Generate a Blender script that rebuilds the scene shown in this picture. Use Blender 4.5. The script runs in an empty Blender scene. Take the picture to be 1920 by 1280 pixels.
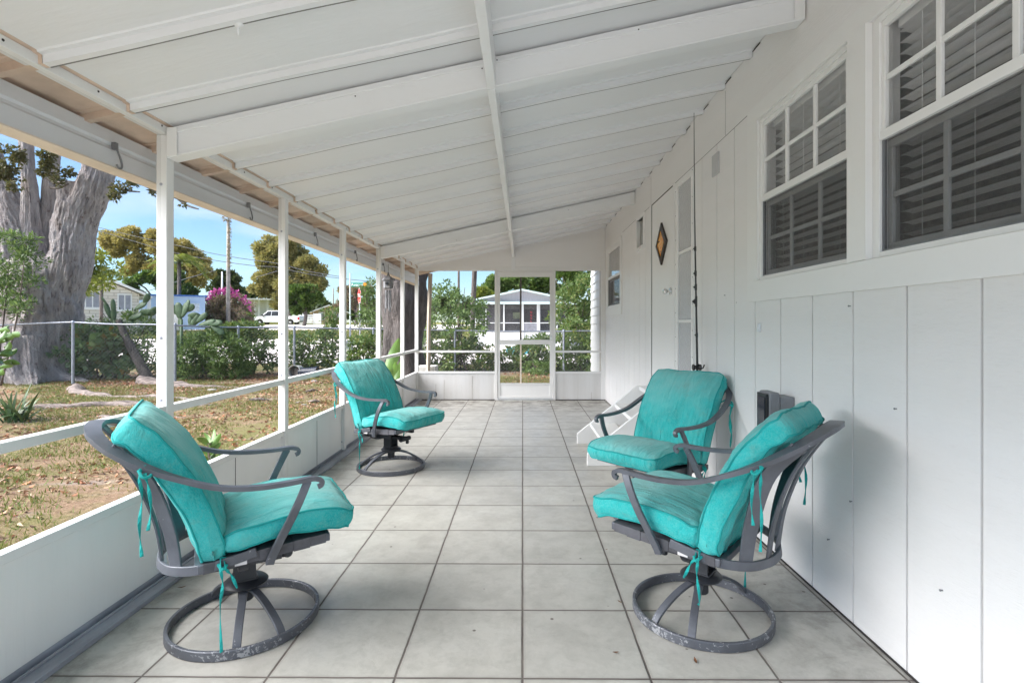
import bpy, bmesh, math, random
import numpy as np
from mathutils import Vector, Matrix, noise
C = bpy.data.collections.new('scene_collection'); bpy.context.scene.collection.children.link(C)
R = math.radians
EYE = 1.22; F = 997.0
def P(px, py, d):
    """point at depth d (metres along the porch) seen at photo pixel px, py"""
    a = 8.0/997.0
    x, y, z = (px-972)/F, 1.0, (610-py)/F
    X = x*math.cos(a)-y*math.sin(a); Y = x*math.sin(a)+y*math.cos(a)
    s = d/Y
    return Vector((X*s, d, EYE+z*s))
def XP(px, d): return P(px, 610, d).x
def ZP(py, d): return EYE+(610-py)*d/F
def ground_z(x, y):
    r = max(0.0, min(y, 75.0)-15.0)
    return -0.08 + r*0.029 + 0.02*noise.noise(Vector((x*.35, y*.35, 3.1)))*(1 if y < 16 else 2)

# ------------------------------------------------------------------ mesh building
class MB:
    def __init__(s): s.v = []; s.f = []
    def add(s, vs, fs):
        b = len(s.v); s.v += [tuple(p) for p in vs]; s.f += [tuple(b+i for i in f) for f in fs]; return s
    def box(s, x0, x1, y0, y1, z0, z1):
        return s.add([(x0,y0,z0),(x1,y0,z0),(x1,y1,z0),(x0,y1,z0),(x0,y0,z1),(x1,y0,z1),(x1,y1,z1),(x0,y1,z1)],
                     [(0,3,2,1),(4,5,6,7),(0,1,5,4),(1,2,6,5),(2,3,7,6),(3,0,4,7)])
    def prism(s, poly, axis, a, b):
        """poly: 2D points in the plane across the axis"""
        def mk(p, t):
            if axis == 'x': return (t, p[0], p[1])
            if axis == 'y': return (p[0], t, p[1])
            return (p[0], p[1], t)
        n = len(poly)
        return s.add([mk(p,a) for p in poly]+[mk(p,b) for p in poly],
                     [tuple(range(n))[::-1], tuple(range(n,2*n))]+[(i,(i+1)%n,n+(i+1)%n,n+i) for i in range(n)])
    def tube(s, pts, r, n=8, cap=True, closed=False, fn=None):
        pts = [Vector(p) for p in pts]; m = len(pts)
        rr = r if hasattr(r, '__len__') else [r]*m
        T = []
        for i in range(m):
            if closed: t = pts[(i+1)%m]-pts[i-1]
            else: t = pts[min(i+1,m-1)]-pts[max(i-1,0)]
            T.append(t.normalized() if t.length > 1e-9 else Vector((0,0,1)))
        up = Vector((0,0,1)) if abs(T[0].z) < .9 else Vector((1,0,0))
        N = (up - T[0]*up.dot(T[0])).normalized()
        b = len(s.v)
        for i in range(m):
            N = (N - T[i]*N.dot(T[i])).normalized(); B = T[i].cross(N)
            for k in range(n):
                a = 2*math.pi*k/n
                q = rr[i]
                if fn: q *= fn(pts[i], a)
                s.v.append(tuple(pts[i]+(N*math.cos(a)+B*math.sin(a))*q))
        for i in range(m if closed else m-1):
            for k in range(n):
                j = (i+1) % m
                s.f.append((b+i*n+k, b+i*n+(k+1)%n, b+j*n+(k+1)%n, b+j*n+k))
        if cap and not closed:
            s.f.append(tuple(b+k for k in range(n))[::-1]); s.f.append(tuple(b+(m-1)*n+k for k in range(n)))
        return s
    def bar(s, pts, w, t, side, closed=False):
        """flat bar: width w along side vector (per point or one), thickness t"""
        pts = [Vector(p) for p in pts]; m = len(pts); b = len(s.v)
        for i in range(m):
            if closed: T = pts[(i+1)%m]-pts[i-1]
            else: T = pts[min(i+1,m-1)]-pts[max(i-1,0)]
            T.normalize()
            S = Vector(side[i] if hasattr(side[0], '__len__') or isinstance(side[0], Vector) else side)
            S = (S-T*S.dot(T)).normalized(); U = T.cross(S)
            ww = (w[i] if hasattr(w,'__len__') else w)/2; tt = (t[i] if hasattr(t,'__len__') else t)/2
            for a, c in ((-1,-1),(1,-1),(1,1),(-1,1)): s.v.append(tuple(pts[i]+S*(a*ww)+U*(c*tt)))
        for i in range(m if closed else m-1):
            j = (i+1) % m
            for k in range(4): s.f.append((b+i*4+k, b+i*4+(k+1)%4, b+j*4+(k+1)%4, b+j*4+k))
        if not closed:
            s.f.append((b+3,b+2,b+1,b)); e = b+(m-1)*4; s.f.append((e,e+1,e+2,e+3))
        return s
    def lathe(s, prof, n=24, c=(0,0,0), axis='z'):
        b = len(s.v)
        for (r, z) in prof:
            for k in range(n):
                a = 2*math.pi*k/n; p = (r*math.cos(a), r*math.sin(a), z)
                if axis == 'x': p = (p[2], p[0], p[1])
                if axis == 'y': p = (p[1], p[2], p[0])
                s.v.append((c[0]+p[0], c[1]+p[1], c[2]+p[2]))
        m = len(prof)
        for i in range(m-1):
            for k in range(n): s.f.append((b+i*n+k, b+i*n+(k+1)%n, b+(i+1)*n+(k+1)%n, b+(i+1)*n+k))
        s.f.append(tuple(b+k for k in range(n))[::-1]); s.f.append(tuple(b+(m-1)*n+k for k in range(n)))
        return s
    def build(s, name, mat, parent=None, smooth=False, bevel=0, seg=2):
        me = bpy.data.meshes.new(name); vs = s.v
        loc = Vector((0,0,0))
        if parent is None and len(vs):
            a = np.array(vs); lo = a.min(0); hi = a.max(0)
            loc = Vector(((lo[0]+hi[0])/2, (lo[1]+hi[1])/2, lo[2])); vs = [tuple(p) for p in a-np.array(loc)]
        me.from_pydata(vs, [], s.f); me.validate()
        bm = bmesh.new(); bm.from_mesh(me); bmesh.ops.recalc_face_normals(bm, faces=bm.faces); bm.to_mesh(me); bm.free()
        if smooth:
            me.polygons.foreach_set('use_smooth', [True]*len(me.polygons))
        if mat: me.materials.append(mat)
        o = bpy.data.objects.new(name, me); C.objects.link(o)
        if parent is not None:
            o.parent = parent; o.location = -wl(parent)
        else: o.location = loc
        if smooth == 'auto':
            try: me.set_sharp_from_angle(angle=R(38))
            except Exception: pass
        if bevel:
            m = o.modifiers.new('bevel', 'BEVEL'); m.width = bevel; m.segments = seg; m.limit_method = 'ANGLE'
        return o
def wl(o):
    v = Vector((0,0,0))
    while o is not None: v += o.location; o = o.parent
    return v
def spline(pts, n=6):
    """Catmull-Rom through the points"""
    pts = [Vector(p) for p in pts]; out = []
    for i in range(len(pts)-1):
        p0, p1, p2, p3 = pts[max(i-1,0)], pts[i], pts[i+1], pts[min(i+2,len(pts)-1)]
        for k in range(n):
            t = k/n
            out.append(.5*((2*p1)+(p2-p0)*t+(2*p0-5*p1+4*p2-p3)*t*t+(3*p1-p0-3*p2+p3)*t**3))
    out.append(pts[-1]); return out
def lerpn(vals, n):
    out = []
    for i in range(len(vals)-1):
        for k in range(n): out.append(vals[i]+(vals[i+1]-vals[i])*k/n)
    out.append(vals[-1]); return out
def tag(o, label=None, cat=None, group=None, kind=None):
    if label: o['label'] = label
    if cat: o['category'] = cat
    if group: o['group'] = group
    if kind: o['kind'] = kind
    return o
def thing(name, label, cat, loc=(0,0,0), group=None):
    o = bpy.data.objects.new(name, None); C.objects.link(o); o.location = loc; o.empty_display_size = .1
    return tag(o, label, cat, group)
def struct(o): o['kind'] = 'structure'; return o
def copy_tree(o, parent=None):
    c = o.copy(); C.objects.link(c); c.parent = parent
    for ch in list(o.children): copy_tree(ch, c)
    return c

_small = {}
def small(name, key, prof, n, axis, loc, mtl, parent):
    """a small turned piece (screw, nail) as an object of its own; pieces of one key share a mesh"""
    if key not in _small:
        me = bpy.data.meshes.new(name); mb = MB().lathe(prof, n, (0,0,0), axis)
        me.from_pydata(mb.v, [], mb.f); me.materials.append(mtl); _small[key] = me
    o = bpy.data.objects.new(name, _small[key]); C.objects.link(o); o.parent = parent; o.location = Vector(loc)-wl(parent); return o
SCREW = [(.0005,-.003),(.0028,-.002),(.0035,0)]
BOLT = [(.0005,-.004),(.006,-.003),(.0075,0)]
SCREWP = [(.0005,.003),(.004,.002),(.005,0)]
NAIL = [(.0005,-.010),(.0035,-.010),(.004,-.008),(.002,-.006),(.002,0)]

# ------------------------------------------------------------------ materials
def mat(name):
    m = bpy.data.materials.new(name); m.use_nodes = True; nt = m.node_tree
    return m, nt, nt.nodes['Principled BSDF']
def N(nt, typ, **kw):
    n = nt.nodes.new(typ)
    for k, v in kw.items():
        if k in n.inputs: n.inputs[k].default_value = v
        else: setattr(n, k, v)
    return n
def coords(nt, scale=(1,1,1), world=True):
    g = N(nt, 'ShaderNodeNewGeometry') if world else N(nt, 'ShaderNodeTexCoord')
    mp = N(nt, 'ShaderNodeMapping'); mp.inputs['Scale'].default_value = scale
    nt.links.new(g.outputs['Position' if world else 'Object'], mp.inputs['Vector']); return mp.outputs[0]
def ntex(nt, vec, scale, detail=4, rough=.55, dist=0):
    n = N(nt, 'ShaderNodeTexNoise', Scale=scale, Detail=detail, Roughness=rough, Distortion=dist)
    nt.links.new(vec, n.inputs['Vector']); return n.outputs['Fac']
def ramp(nt, fac, stops, interp='LINEAR'):
    r = N(nt, 'ShaderNodeValToRGB'); r.color_ramp.interpolation = interp
    e = r.color_ramp.elements
    while len(e) > 1: e.remove(e[-1])
    e[0].position = stops[0][0]; e[0].color = (*stops[0][1], 1) if hasattr(stops[0][1], '__len__') else (stops[0][1],)*3+(1,)
    for p, c in stops[1:]:
        q = e.new(p); q.color = (*c, 1) if hasattr(c, '__len__') else (c, c, c, 1)
    nt.links.new(fac, r.inputs[0]); return r.outputs[0]
def mix(nt, fac, a, b, mode='MIX'):
    m = N(nt, 'ShaderNodeMix', data_type='RGBA', blend_type=mode)
    for sock, val in ((m.inputs[0], fac), (m.inputs[6], a), (m.inputs[7], b)):
        if isinstance(val, (int, float)): sock.default_value = val
        elif isinstance(val, tuple): sock.default_value = (*val, 1) if len(val) == 3 else val
        else: nt.links.new(val, sock)
    return m.outputs[2]
def mth(nt, op, a, b=0.0, clamp=False):
    m = N(nt, 'ShaderNodeMath', operation=op, use_clamp=clamp)
    for sock, val in ((m.inputs[0], a), (m.inputs[1], b)):
        if isinstance(val, (int, float)): sock.default_value = val
        else: nt.links.new(val, sock)
    return m.outputs[0]
def bump(nt, b, h, dist=.002, strength=1.0):
    n = N(nt, 'ShaderNodeBump', Distance=dist, Strength=strength)
    nt.links.new(h, n.inputs['Height']); nt.links.new(n.outputs[0], b.inputs['Normal']); return n
def white_paint(name, col=(.82,.815,.805), rough=.5, grime=.12, stretch=(1,1,1), bmp=.0012, sc=6, grimecol=(.42,.39,.34), speck=False):
    m, nt, b = mat(name)
    v = coords(nt, stretch)
    n1 = ntex(nt, v, 1.1, 5, .6); n2 = ntex(nt, v, sc*4, 6, .65)
    c = mix(nt, ramp(nt, n1, [(.35, 0.0), (.75, grime)]), col, grimecol)
    c = mix(nt, ramp(nt, n2, [(.55, 0.0), (.8, grime*.8)]), c, grimecol)
    if speck:
        vo = N(nt, 'ShaderNodeTexVoronoi', Scale=3.2); nt.links.new(coords(nt), vo.inputs['Vector'])
        c = mix(nt, ramp(nt, vo.outputs['Distance'], [(0.0, .8), (.014, .7), (.02, 0.0)]), c, (.12,.1,.08))
    nt.links.new(c, b.inputs['Base Color']); b.inputs['Roughness'].default_value = rough
    bump(nt, b, mix(nt, .5, ntex(nt, v, sc, 4), ntex(nt, v, sc*9, 3)), bmp)
    return m
def simple(name, col, rough=.6, metal=0, var=.25, sc=8, bmp=0, stretch=(1,1,1), world=True):
    m, nt, b = mat(name); v = coords(nt, stretch, world)
    d = tuple(x*(1-var) for x in col); l = tuple(min(1, x*(1+var)) for x in col)
    nt.links.new(ramp(nt, ntex(nt, v, sc, 5, .6), [(.3, d), (.7, l)]), b.inputs['Base Color'])
    b.inputs['Roughness'].default_value = rough; b.inputs['Metallic'].default_value = metal
    if bmp: bump(nt, b, ntex(nt, v, sc*3, 4), bmp)
    return m
def leafmat(name, cols, trans=.25, rough=.5):
    """each leaf its own tone"""
    m, nt, b = mat(name); g = N(nt, 'ShaderNodeNewGeometry')
    k = len(cols); st = [(i/max(1,k-1)*.98+.01, c) for i, c in enumerate(cols)]
    c = ramp(nt, g.outputs['Random Per Island'], st)
    nt.links.new(c, b.inputs['Base Color']); b.inputs['Roughness'].default_value = rough
    b.inputs['Specular IOR Level'].default_value = .35
    tr = N(nt, 'ShaderNodeBsdfTranslucent'); nt.links.new(mix(nt, .5, c, (1,1,.5), 'MULTIPLY'), tr.inputs[0])
    ms = N(nt, 'ShaderNodeMixShader'); ms.inputs[0].default_value = trans
    nt.links.new(b.outputs[0], ms.inputs[1]); nt.links.new(tr.outputs[0], ms.inputs[2])
    nt.links.new(ms.outputs[0], nt.nodes['Material Output'].inputs[0]); return m
def see_through(name, col, cover, gloss=0.0, rough=.05):
    """fine mesh or glass: part transparent, part surface"""
    m, nt, b = mat(name); b.inputs['Base Color'].default_value = (*col, 1); b.inputs['Roughness'].default_value = .8
    tr = N(nt, 'ShaderNodeBsdfTransparent'); ms = N(nt, 'ShaderNodeMixShader'); ms.inputs[0].default_value = cover
    nt.links.new(tr.outputs[0], ms.inputs[1]); nt.links.new(b.outputs[0], ms.inputs[2]); out = ms.outputs[0]
    if gloss:
        gl = N(nt, 'ShaderNodeBsdfGlossy', Roughness=rough); fr = N(nt, 'ShaderNodeLayerWeight', Blend=.5); fo = mth(nt, 'ADD', mth(nt, 'MULTIPLY', mth(nt, 'POWER', fr.outputs['Facing'], 4.0), .75), .045)
        m2 = N(nt, 'ShaderNodeMixShader'); nt.links.new(mth(nt, 'MULTIPLY', fo, gloss, True), m2.inputs[0])
        nt.links.new(out, m2.inputs[1]); nt.links.new(gl.outputs[0], m2.inputs[2]); out = m2.outputs[0]
    nt.links.new(out, nt.nodes['Material Output'].inputs[0]); return m

M = {}
M['frame'] = white_paint('white_frame_paint', (.81,.805,.795), .42, .14, bmp=.0006, sc=9)
M['wall'] = white_paint('white_wall_paint', (.825,.812,.805), .42, .12, (1,.5,3.5), .0032, 9, speck=True)
M['trim'] = white_paint('white_trim_paint', (.83,.825,.815), .4, .07, bmp=.0008)
M['knee'] = white_paint('white_panel_paint', (.86,.855,.845), .5, .10, (3,3,.12), .001, 6)
M['endknee'] = white_paint('stained_panel_paint', (.70,.695,.69), .5, .4, (5,5,.25), .001, 5)
M['roof'] = white_paint('white_pan_paint', (.80,.805,.82), .38, .10, (.25,1.6,1), .004, 3.5)
M['beam'] = white_paint('white_beam_paint', (.82,.825,.835), .42, .10, (.3,1,1), .0012, 7)
M['soffit'] = simple('tan_overhang_metal', (.60,.46,.36), .7, 0, .3, 3, .001)
M['gutter'] = white_paint('grey_gutter_paint', (.74,.76,.80), .5, .3, (1,.2,1), .001, 4)
M['gutter_lip'] = simple('beige_gutter_lip', (.74,.64,.54), .6, 0, .15, 4)  # beige paints the ground light on the gutter's underside
M['track'] = simple('dull_aluminium', (.34,.35,.40), .55, .15, .3, 9, .0008, (1,.25,1))
M['black'] = simple('black_plastic', (.012,.013,.016), .3, 0, .3)
M['greyplastic'] = simple('grey_plastic', (.20,.205,.22), .5, 0, .2)
M['dark'] = simple('dark_room', (.035,.035,.036), .9)
M['slat'] = white_paint('blind_slat', (.84,.84,.84), .45, .1)
M['sash_grey'] = simple('grey_sash', (.52,.52,.525), .5, 0, .1)
M['screen'] = see_through('porch_screen', (.12,.12,.12), .05)
M['dark_screen'] = see_through('window_screen', (.08,.08,.082), .24)
M['glass'] = see_through('window_glass', (.2,.2,.2), .04, 1.0, .03)
M['rod'] = simple('rod_black', (.015,.015,.017), .35)
M['chrome'] = simple('worn_chrome', (.7,.7,.7), .18, 1, .1)
M['wire'] = simple('galvanised_pipe', (.34,.36,.41), .45, .5, .25, 20)
M['chainwire'] = simple('galvanised_wire', (.20,.21,.22), .5, .5, .2, 20)
M['grime'] = simple('dark_joint', (.035,.03,.028), .9)

# tile floor -------------------------------------------------------
TS = .442; TY0 = .072
def floor_material():
    m, nt, b = mat('ceramic_tiles'); v = coords(nt)
    sep = N(nt, 'ShaderNodeSeparateXYZ'); nt.links.new(v, sep.inputs[0])
    def cell(o, off):
        q = mth(nt, 'DIVIDE', mth(nt, 'SUBTRACT', o, off), TS)
        fl = mth(nt, 'FLOOR', q); fr = mth(nt, 'SUBTRACT', q, fl)
        e = mth(nt, 'MINIMUM', fr, mth(nt, 'SUBTRACT', 1.0, fr)); return fl, e
    wob = ntex(nt, v, 6, 3); wv = mth(nt, 'MULTIPLY', mth(nt, 'SUBTRACT', wob, .5), .006)
    fx, ex = cell(mth(nt, 'ADD', sep.outputs[0], wv), 0.0); fy, ey = cell(mth(nt, 'ADD', sep.outputs[1], wv), TY0)
    e = mth(nt, 'MINIMUM', ex, ey)
    grout = ramp(nt, e, [(0.0, 1.0), (.0065, 1.0), (.0105, 0.0)])
    cb = N(nt, 'ShaderNodeCombineXYZ'); nt.links.new(fx, cb.inputs[0]); nt.links.new(fy, cb.inputs[1])
    wn = N(nt, 'ShaderNodeTexWhiteNoise'); nt.links.new(cb.outputs[0], wn.inputs['Vector'])
    # each tile takes its own patch of a cloudy glaze
    off = N(nt, 'ShaderNodeVectorMath', operation='MULTIPLY_ADD'); nt.links.new(wn.outputs['Color'], off.inputs[0]); off.inputs[1].default_value = (9,9,9); nt.links.new(v, off.inputs[2])
    tv = off.outputs[0]
    n1 = ntex(nt, tv, 3.2, 6, .62, .6); n2 = ntex(nt, tv, 22, 5, .7, .4); n3 = ntex(nt, v, .9, 5, .6)
    base = ramp(nt, n1, [(.3, (.41,.40,.365)), (.52, (.465,.455,.415)), (.8, (.53,.52,.48))])
    base = mix(nt, ramp(nt, n2, [(.48, 0.0), (.75, .42)]), base, (.29,.28,.255))
    base = mix(nt, mth(nt, 'MULTIPLY', wn.outputs['Value'], .22), base, (.32,.31,.29))
    base = mix(nt, ramp(nt, n3, [(.5, 0.0), (.8, .2)]), base, (.27,.255,.23))
    # dirt: heavier towards the end wall and along both side walls
    edge = mth(nt, 'MAXIMUM', mth(nt, 'MULTIPLY', mth(nt, 'SUBTRACT', sep.outputs[1], 7.3), .6, True),
               mth(nt, 'MULTIPLY', mth(nt, 'SUBTRACT', mth(nt, 'ABSOLUTE', mth(nt, 'ADD', sep.outputs[0], .15)), 1.05), .8, True))
    ns = ntex(nt, v, 5.5, 7, .72, .3)
    st = mth(nt, 'MULTIPLY', ramp(nt, ns, [(.44, 0.0), (.60, 1.0)]), mth(nt, 'ADD', mth(nt, 'MULTIPLY', edge, 1.0), .15), True)
    base = mix(nt, st, base, (.085,.068,.055))
    # small specks
    vo = N(nt, 'ShaderNodeTexVoronoi', Scale=7.0); nt.links.new(v, vo.inputs['Vector'])
    base = mix(nt, ramp(nt, vo.outputs['Distance'], [(0.0, .95), (.04, .8), (.06, 0.0)]), base, (.07,.05,.04))
    near = ramp(nt, e, [(.0095, .35), (.03, 0.0)])
    base = mix(nt, near, base, (.22,.2,.18))
    gcol = ramp(nt, ntex(nt, v, 4, 4), [(.3, (.075,.062,.055)), (.7, (.16,.14,.125))])
    c = mix(nt, grout, base, gcol); nt.links.new(c, b.inputs['Base Color'])
    ro = mix(nt, grout, ramp(nt, ntex(nt, tv, 9, 5), [(.3, .30), (.7, .50)]), (.9,.9,.9)); nt.links.new(ro, b.inputs['Roughness'])
    h = mth(nt, 'SUBTRACT', mth(nt, 'ADD', mth(nt, 'MULTIPLY', ntex(nt, tv, 14, 5, .6, 1.5), .5), mth(nt, 'MULTIPLY', ntex(nt, tv, 45, 4), .2)), mth(nt, 'MULTIPLY', grout, .9))
    bump(nt, b, h, .0022); return m
M['tile'] = floor_material()
def metal_chip(name, chip=.0, col=(.105,.112,.13)):
    m, nt, b = mat(name); v = coords(nt, world=False)
    base = ramp(nt, ntex(nt, v, 7, 5), [(.3, tuple(x*.8 for x in col)), (.7, tuple(x*1.35 for x in col))])
    n = ntex(nt, v, 62, 6, .7, .4); n2 = ntex(nt, v, 5, 3)
    t = mth(nt, 'ADD', n, mth(nt, 'MULTIPLY', mth(nt, 'SUBTRACT', n2, .5), .45))
    base = mix(nt, ramp(nt, t, [(.69-chip, 0.0), (.72-chip, .8)]), base, (.42,.43,.45))
    nt.links.new(base, b.inputs['Base Color']); b.inputs['Roughness'].default_value = .42; b.inputs['Metallic'].default_value = .25
    bump(nt, b, ntex(nt, v, 60, 4), .0006); return m
M['metal'] = metal_chip('painted_chair_frame', .0)
M['ringmetal'] = metal_chip('chipped_base_ring', .09)
M['mech'] = metal_chip('dark_mechanism', .0, (.035,.038,.045))
M['strap'] = simple('seat_strap', (.085,.085,.095), .7, 0, .4, 9, world=False)
def fabric():
    m, nt, b = mat('teal_cushion_fabric'); v = coords(nt, world=False)
    n1 = ntex(nt, v, 4.5, 5, .62, .5); n2 = ntex(nt, v, 22, 6, .7); 
    base = ramp(nt, n1, [(.3, (.002,.31,.305)), (.5, (.010,.41,.405)), (.72, (.06,.49,.48))])
    base = mix(nt, ramp(nt, n2, [(.45, 0.0), (.8, .35)]), base, (.15,.52,.47))
    # sun-bleached faces: the upward sides of each cushion have faded
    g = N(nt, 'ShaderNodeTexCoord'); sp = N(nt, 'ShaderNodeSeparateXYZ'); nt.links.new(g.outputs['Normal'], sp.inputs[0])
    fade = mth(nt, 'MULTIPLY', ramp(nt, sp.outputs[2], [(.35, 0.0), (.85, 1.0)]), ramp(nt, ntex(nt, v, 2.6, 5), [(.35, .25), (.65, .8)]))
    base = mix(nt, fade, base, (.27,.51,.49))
    base = mix(nt, ramp(nt, ntex(nt, v, 11, 7, .75), [(.55, 0.0), (.75, .55)]), base, (.13,.27,.24))
    base = mix(nt, ramp(nt, ntex(nt, coords(nt, (1,1,1), False), 180, 3, .8), [(.4, 0.0), (.7, .35)]), base, (.22,.55,.50))
    nt.links.new(base, b.inputs['Base Color']); b.inputs['Roughness'].default_value = .88
    b.inputs['Sheen Weight'].default_value = .15; b.inputs['Specular IOR Level'].default_value = .2
    st = coords(nt, (1.2,7,1.2), False)
    bump(nt, b, mth(nt, 'ADD', mth(nt, 'MULTIPLY', ntex(nt, st, 4, 4, .6, .6), .8), mth(nt, 'MULTIPLY', ntex(nt, coords(nt, (1,2.2,1), False), 9, 5, .7, 1.2), .5)), .022)
    return m
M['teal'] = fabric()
M['ribbon'] = simple('teal_ribbon', (.006,.33,.31), .8, 0, .2)
M['piping'] = simple('dark_teal_piping', (.005,.30,.29), .8, 0, .2)
# ================================================================== PORCH
XL = -1.716          # inner face of the screen-wall posts
XW = 1.35            # house wall face
YE = 8.69            # inner face of the end wall
def roof_z(x): return 2.182 + .2135*(x-XL)
YB = -1.0            # open end behind the camera
fl = MB().box(-1.80, XW+.02, YB, YE+.10, -.12, 0).build('tile_floor', M['tile']); struct(fl)

porch = thing('screened_porch', 'white screened porch with ribbed sloping roof, screen walls and aluminium-framed end door', 'porch', (-.18, 4.2, 0))
# roof pans: profile along the porch, ribs hanging below
ribs = [1.05+.42*k for k in range(-4, 19)]
def roof_profile(y0, y1, ribset):
    pr = [(y0, 0)]
    for y in ribset:
        if y-.06 < y0 or y+.06 > y1: continue
        pr += [(y-.046, 0), (y-.042, -.006), (y-.022, -.007), (y-.020, -.036), (y+.0065, -.036), (y+.014, -.0358), (y+.016, -.012), (y+.030, -.011), (y+.033, 0)]
    pr.append((y1, 0)); return pr
def roof_sheet(x0, x1, y0, y1, top=.02, sag=0):
    mb = MB(); pr = roof_profile(y0, y1, ribs); nx = max(2, int((x1-x0)/.16)); b = 0
    xs = [x0+(x1-x0)*i/nx for i in range(nx+1)]
    for x in xs:
        for (y, dz) in pr:
            w = sag*(noise.noise(Vector((x*1.1, y*1.3, 0)))*.008 + noise.noise(Vector((x*2.5, y*.8, 5)))*.004)
            mb.v.append((x, y+(sag*.006*noise.noise(Vector((x*1.6, y*9, 2))) if 0 < pr.index((y,dz)) < len(pr)-1 else 0), roof_z(x)+dz+w))
    n = len(pr)
    for i in range(nx):
        for k in range(n-1): mb.f.append((i*n+k, i*n+k+1, (i+1)*n+k+1, (i+1)*n+k))
    mb.add([(x0,y0,roof_z(x0)+top+.015),(x1,y0,roof_z(x1)+top+.015),(x1,y1,roof_z(x1)+top+.015),(x0,y1,roof_z(x0)+top+.015)], [(0,1,2,3)])
    for (xa, xb, ya, yb) in ((x0,x1,y0,y0),(x0,x1,y1,y1),(x0,x0,y0,y1),(x1,x1,y0,y1)):
        mb.add([(xa,ya,roof_z(xa)-.0005),(xb,yb,roof_z(xb)-.0005),(xb,yb,roof_z(xb)+top+.015),(xa,ya,roof_z(xa)+top+.015)], [(0,1,2,3)])
    return mb
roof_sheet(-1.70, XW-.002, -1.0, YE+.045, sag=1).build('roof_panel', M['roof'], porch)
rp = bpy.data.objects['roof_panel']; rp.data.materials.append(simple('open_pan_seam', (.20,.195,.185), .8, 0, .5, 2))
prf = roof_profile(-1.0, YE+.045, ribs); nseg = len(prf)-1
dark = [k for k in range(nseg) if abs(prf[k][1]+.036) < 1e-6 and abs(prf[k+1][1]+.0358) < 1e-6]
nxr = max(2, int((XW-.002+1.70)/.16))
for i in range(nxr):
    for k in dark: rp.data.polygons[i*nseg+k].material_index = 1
tag(roof_sheet(-1.99, -1.702, -1.0, 9.75).build('overhang_panel', M['soffit'], porch), 'unpainted tan overhang underside outside the screens')
roof_sheet(-1.700, XW+.2, YE+.047, 9.75).build('overhang_panel', M['soffit'], porch)
# cross beams
def cross_beam(y):
    mb = MB(); x0, x1 = XL+.004, XW-.004
    def sec(ya, yb, lo, hi): mb.add([(x0,ya,roof_z(x0)+lo),(x1,ya,roof_z(x1)+lo),(x1,yb,roof_z(x1)+lo),(x0,yb,roof_z(x0)+lo),
        (x0,ya,roof_z(x0)+hi),(x1,ya,roof_z(x1)+hi),(x1,yb,roof_z(x1)+hi),(x0,yb,roof_z(x0)+hi)], [(0,3,2,1),(4,5,6,7),(0,1,5,4),(1,2,6,5),(2,3,7,6),(3,0,4,7)])
    sec(y, y+.07, -.152, -.012); sec(y-.006, y+.076, -.158, -.146); sec(y-.006, y+.076, -.045, -.030)
    o = mb.build('cross_beam', M['beam'], porch, bevel=.003)
    for (x, s) in ((XL+.006, 1), (XW-.006, -1)):
        zz = roof_z(x)
        MB().box(min(x, x+s*.05), max(x, x+s*.05), y-.012, y-.0065, zz-.15+(0 if s > 0 else -.01), zz-.012+(0 if s > 0 else -.008)).build('bracket', M['trim'], o, bevel=.002)
    for x in (XL+.03, XL+.035, -.12, -.19, .55, -.8, XW-.03, XW-.03):
        small('screw', 'cb', SCREW, 8, 'y', (x+random.uniform(-.004,.004), y-.008, roof_z(x)-random.choice((.035,.135,.06))), M['grime'], o)
random.seed(4)
for y in (2.55, 6.39): cross_beam(y)
# long purlin
MB().box(-.170, -.130, YB, 2.553, 2.352, 2.50).box(-.169, -.131, 2.557, 6.388, 2.350, 2.50).box(-.170, -.130, 6.392, YE-.012, 2.330, 2.50).build('purlin', M['beam'], porch, bevel=.003)
MB().box(-.185, -.118, YE-.022, YE-.0005, 2.128, 2.40).build('purlin_plate', M['beam'], porch, bevel=.002)
# eave beam above the screens
MB().box(XL-.051, XL, YB, YE+.05, 2.140, 2.180).build('eave_beam', M['frame'], porch, bevel=.003)
for k in range(22): small('screw', 'ev', SCREWP, 8, 'x', (XL+.0005, .6+k*.38+random.uniform(-.02,.02), 2.163+random.uniform(-.006,.008)), M['grime'], porch)
# J hook
for (y, x) in ((1.80, XL-.03),):
    pass
# posts of the screen wall
posts_y = [-.95, 1.27-1.28, 1.27, 2.55, 3.83, 5.11, 6.39, 7.67]
for y in posts_y:
    o = MB().box(XL-.051, XL, y, y+.054, .021, 2.139).build('wall_post', M['frame'], porch, bevel=.003)
    for z in (.10, .86, 1.16, 1.90): small('screw', 'po', BOLT, 10, 'y', (XL-.028, y, z), M['track'], o)
MB().box(XL-.051, XL+.004, YE+.002, YE+.052, 0, 2.139).build('corner_post', M['frame'], porch, bevel=.003)
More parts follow.
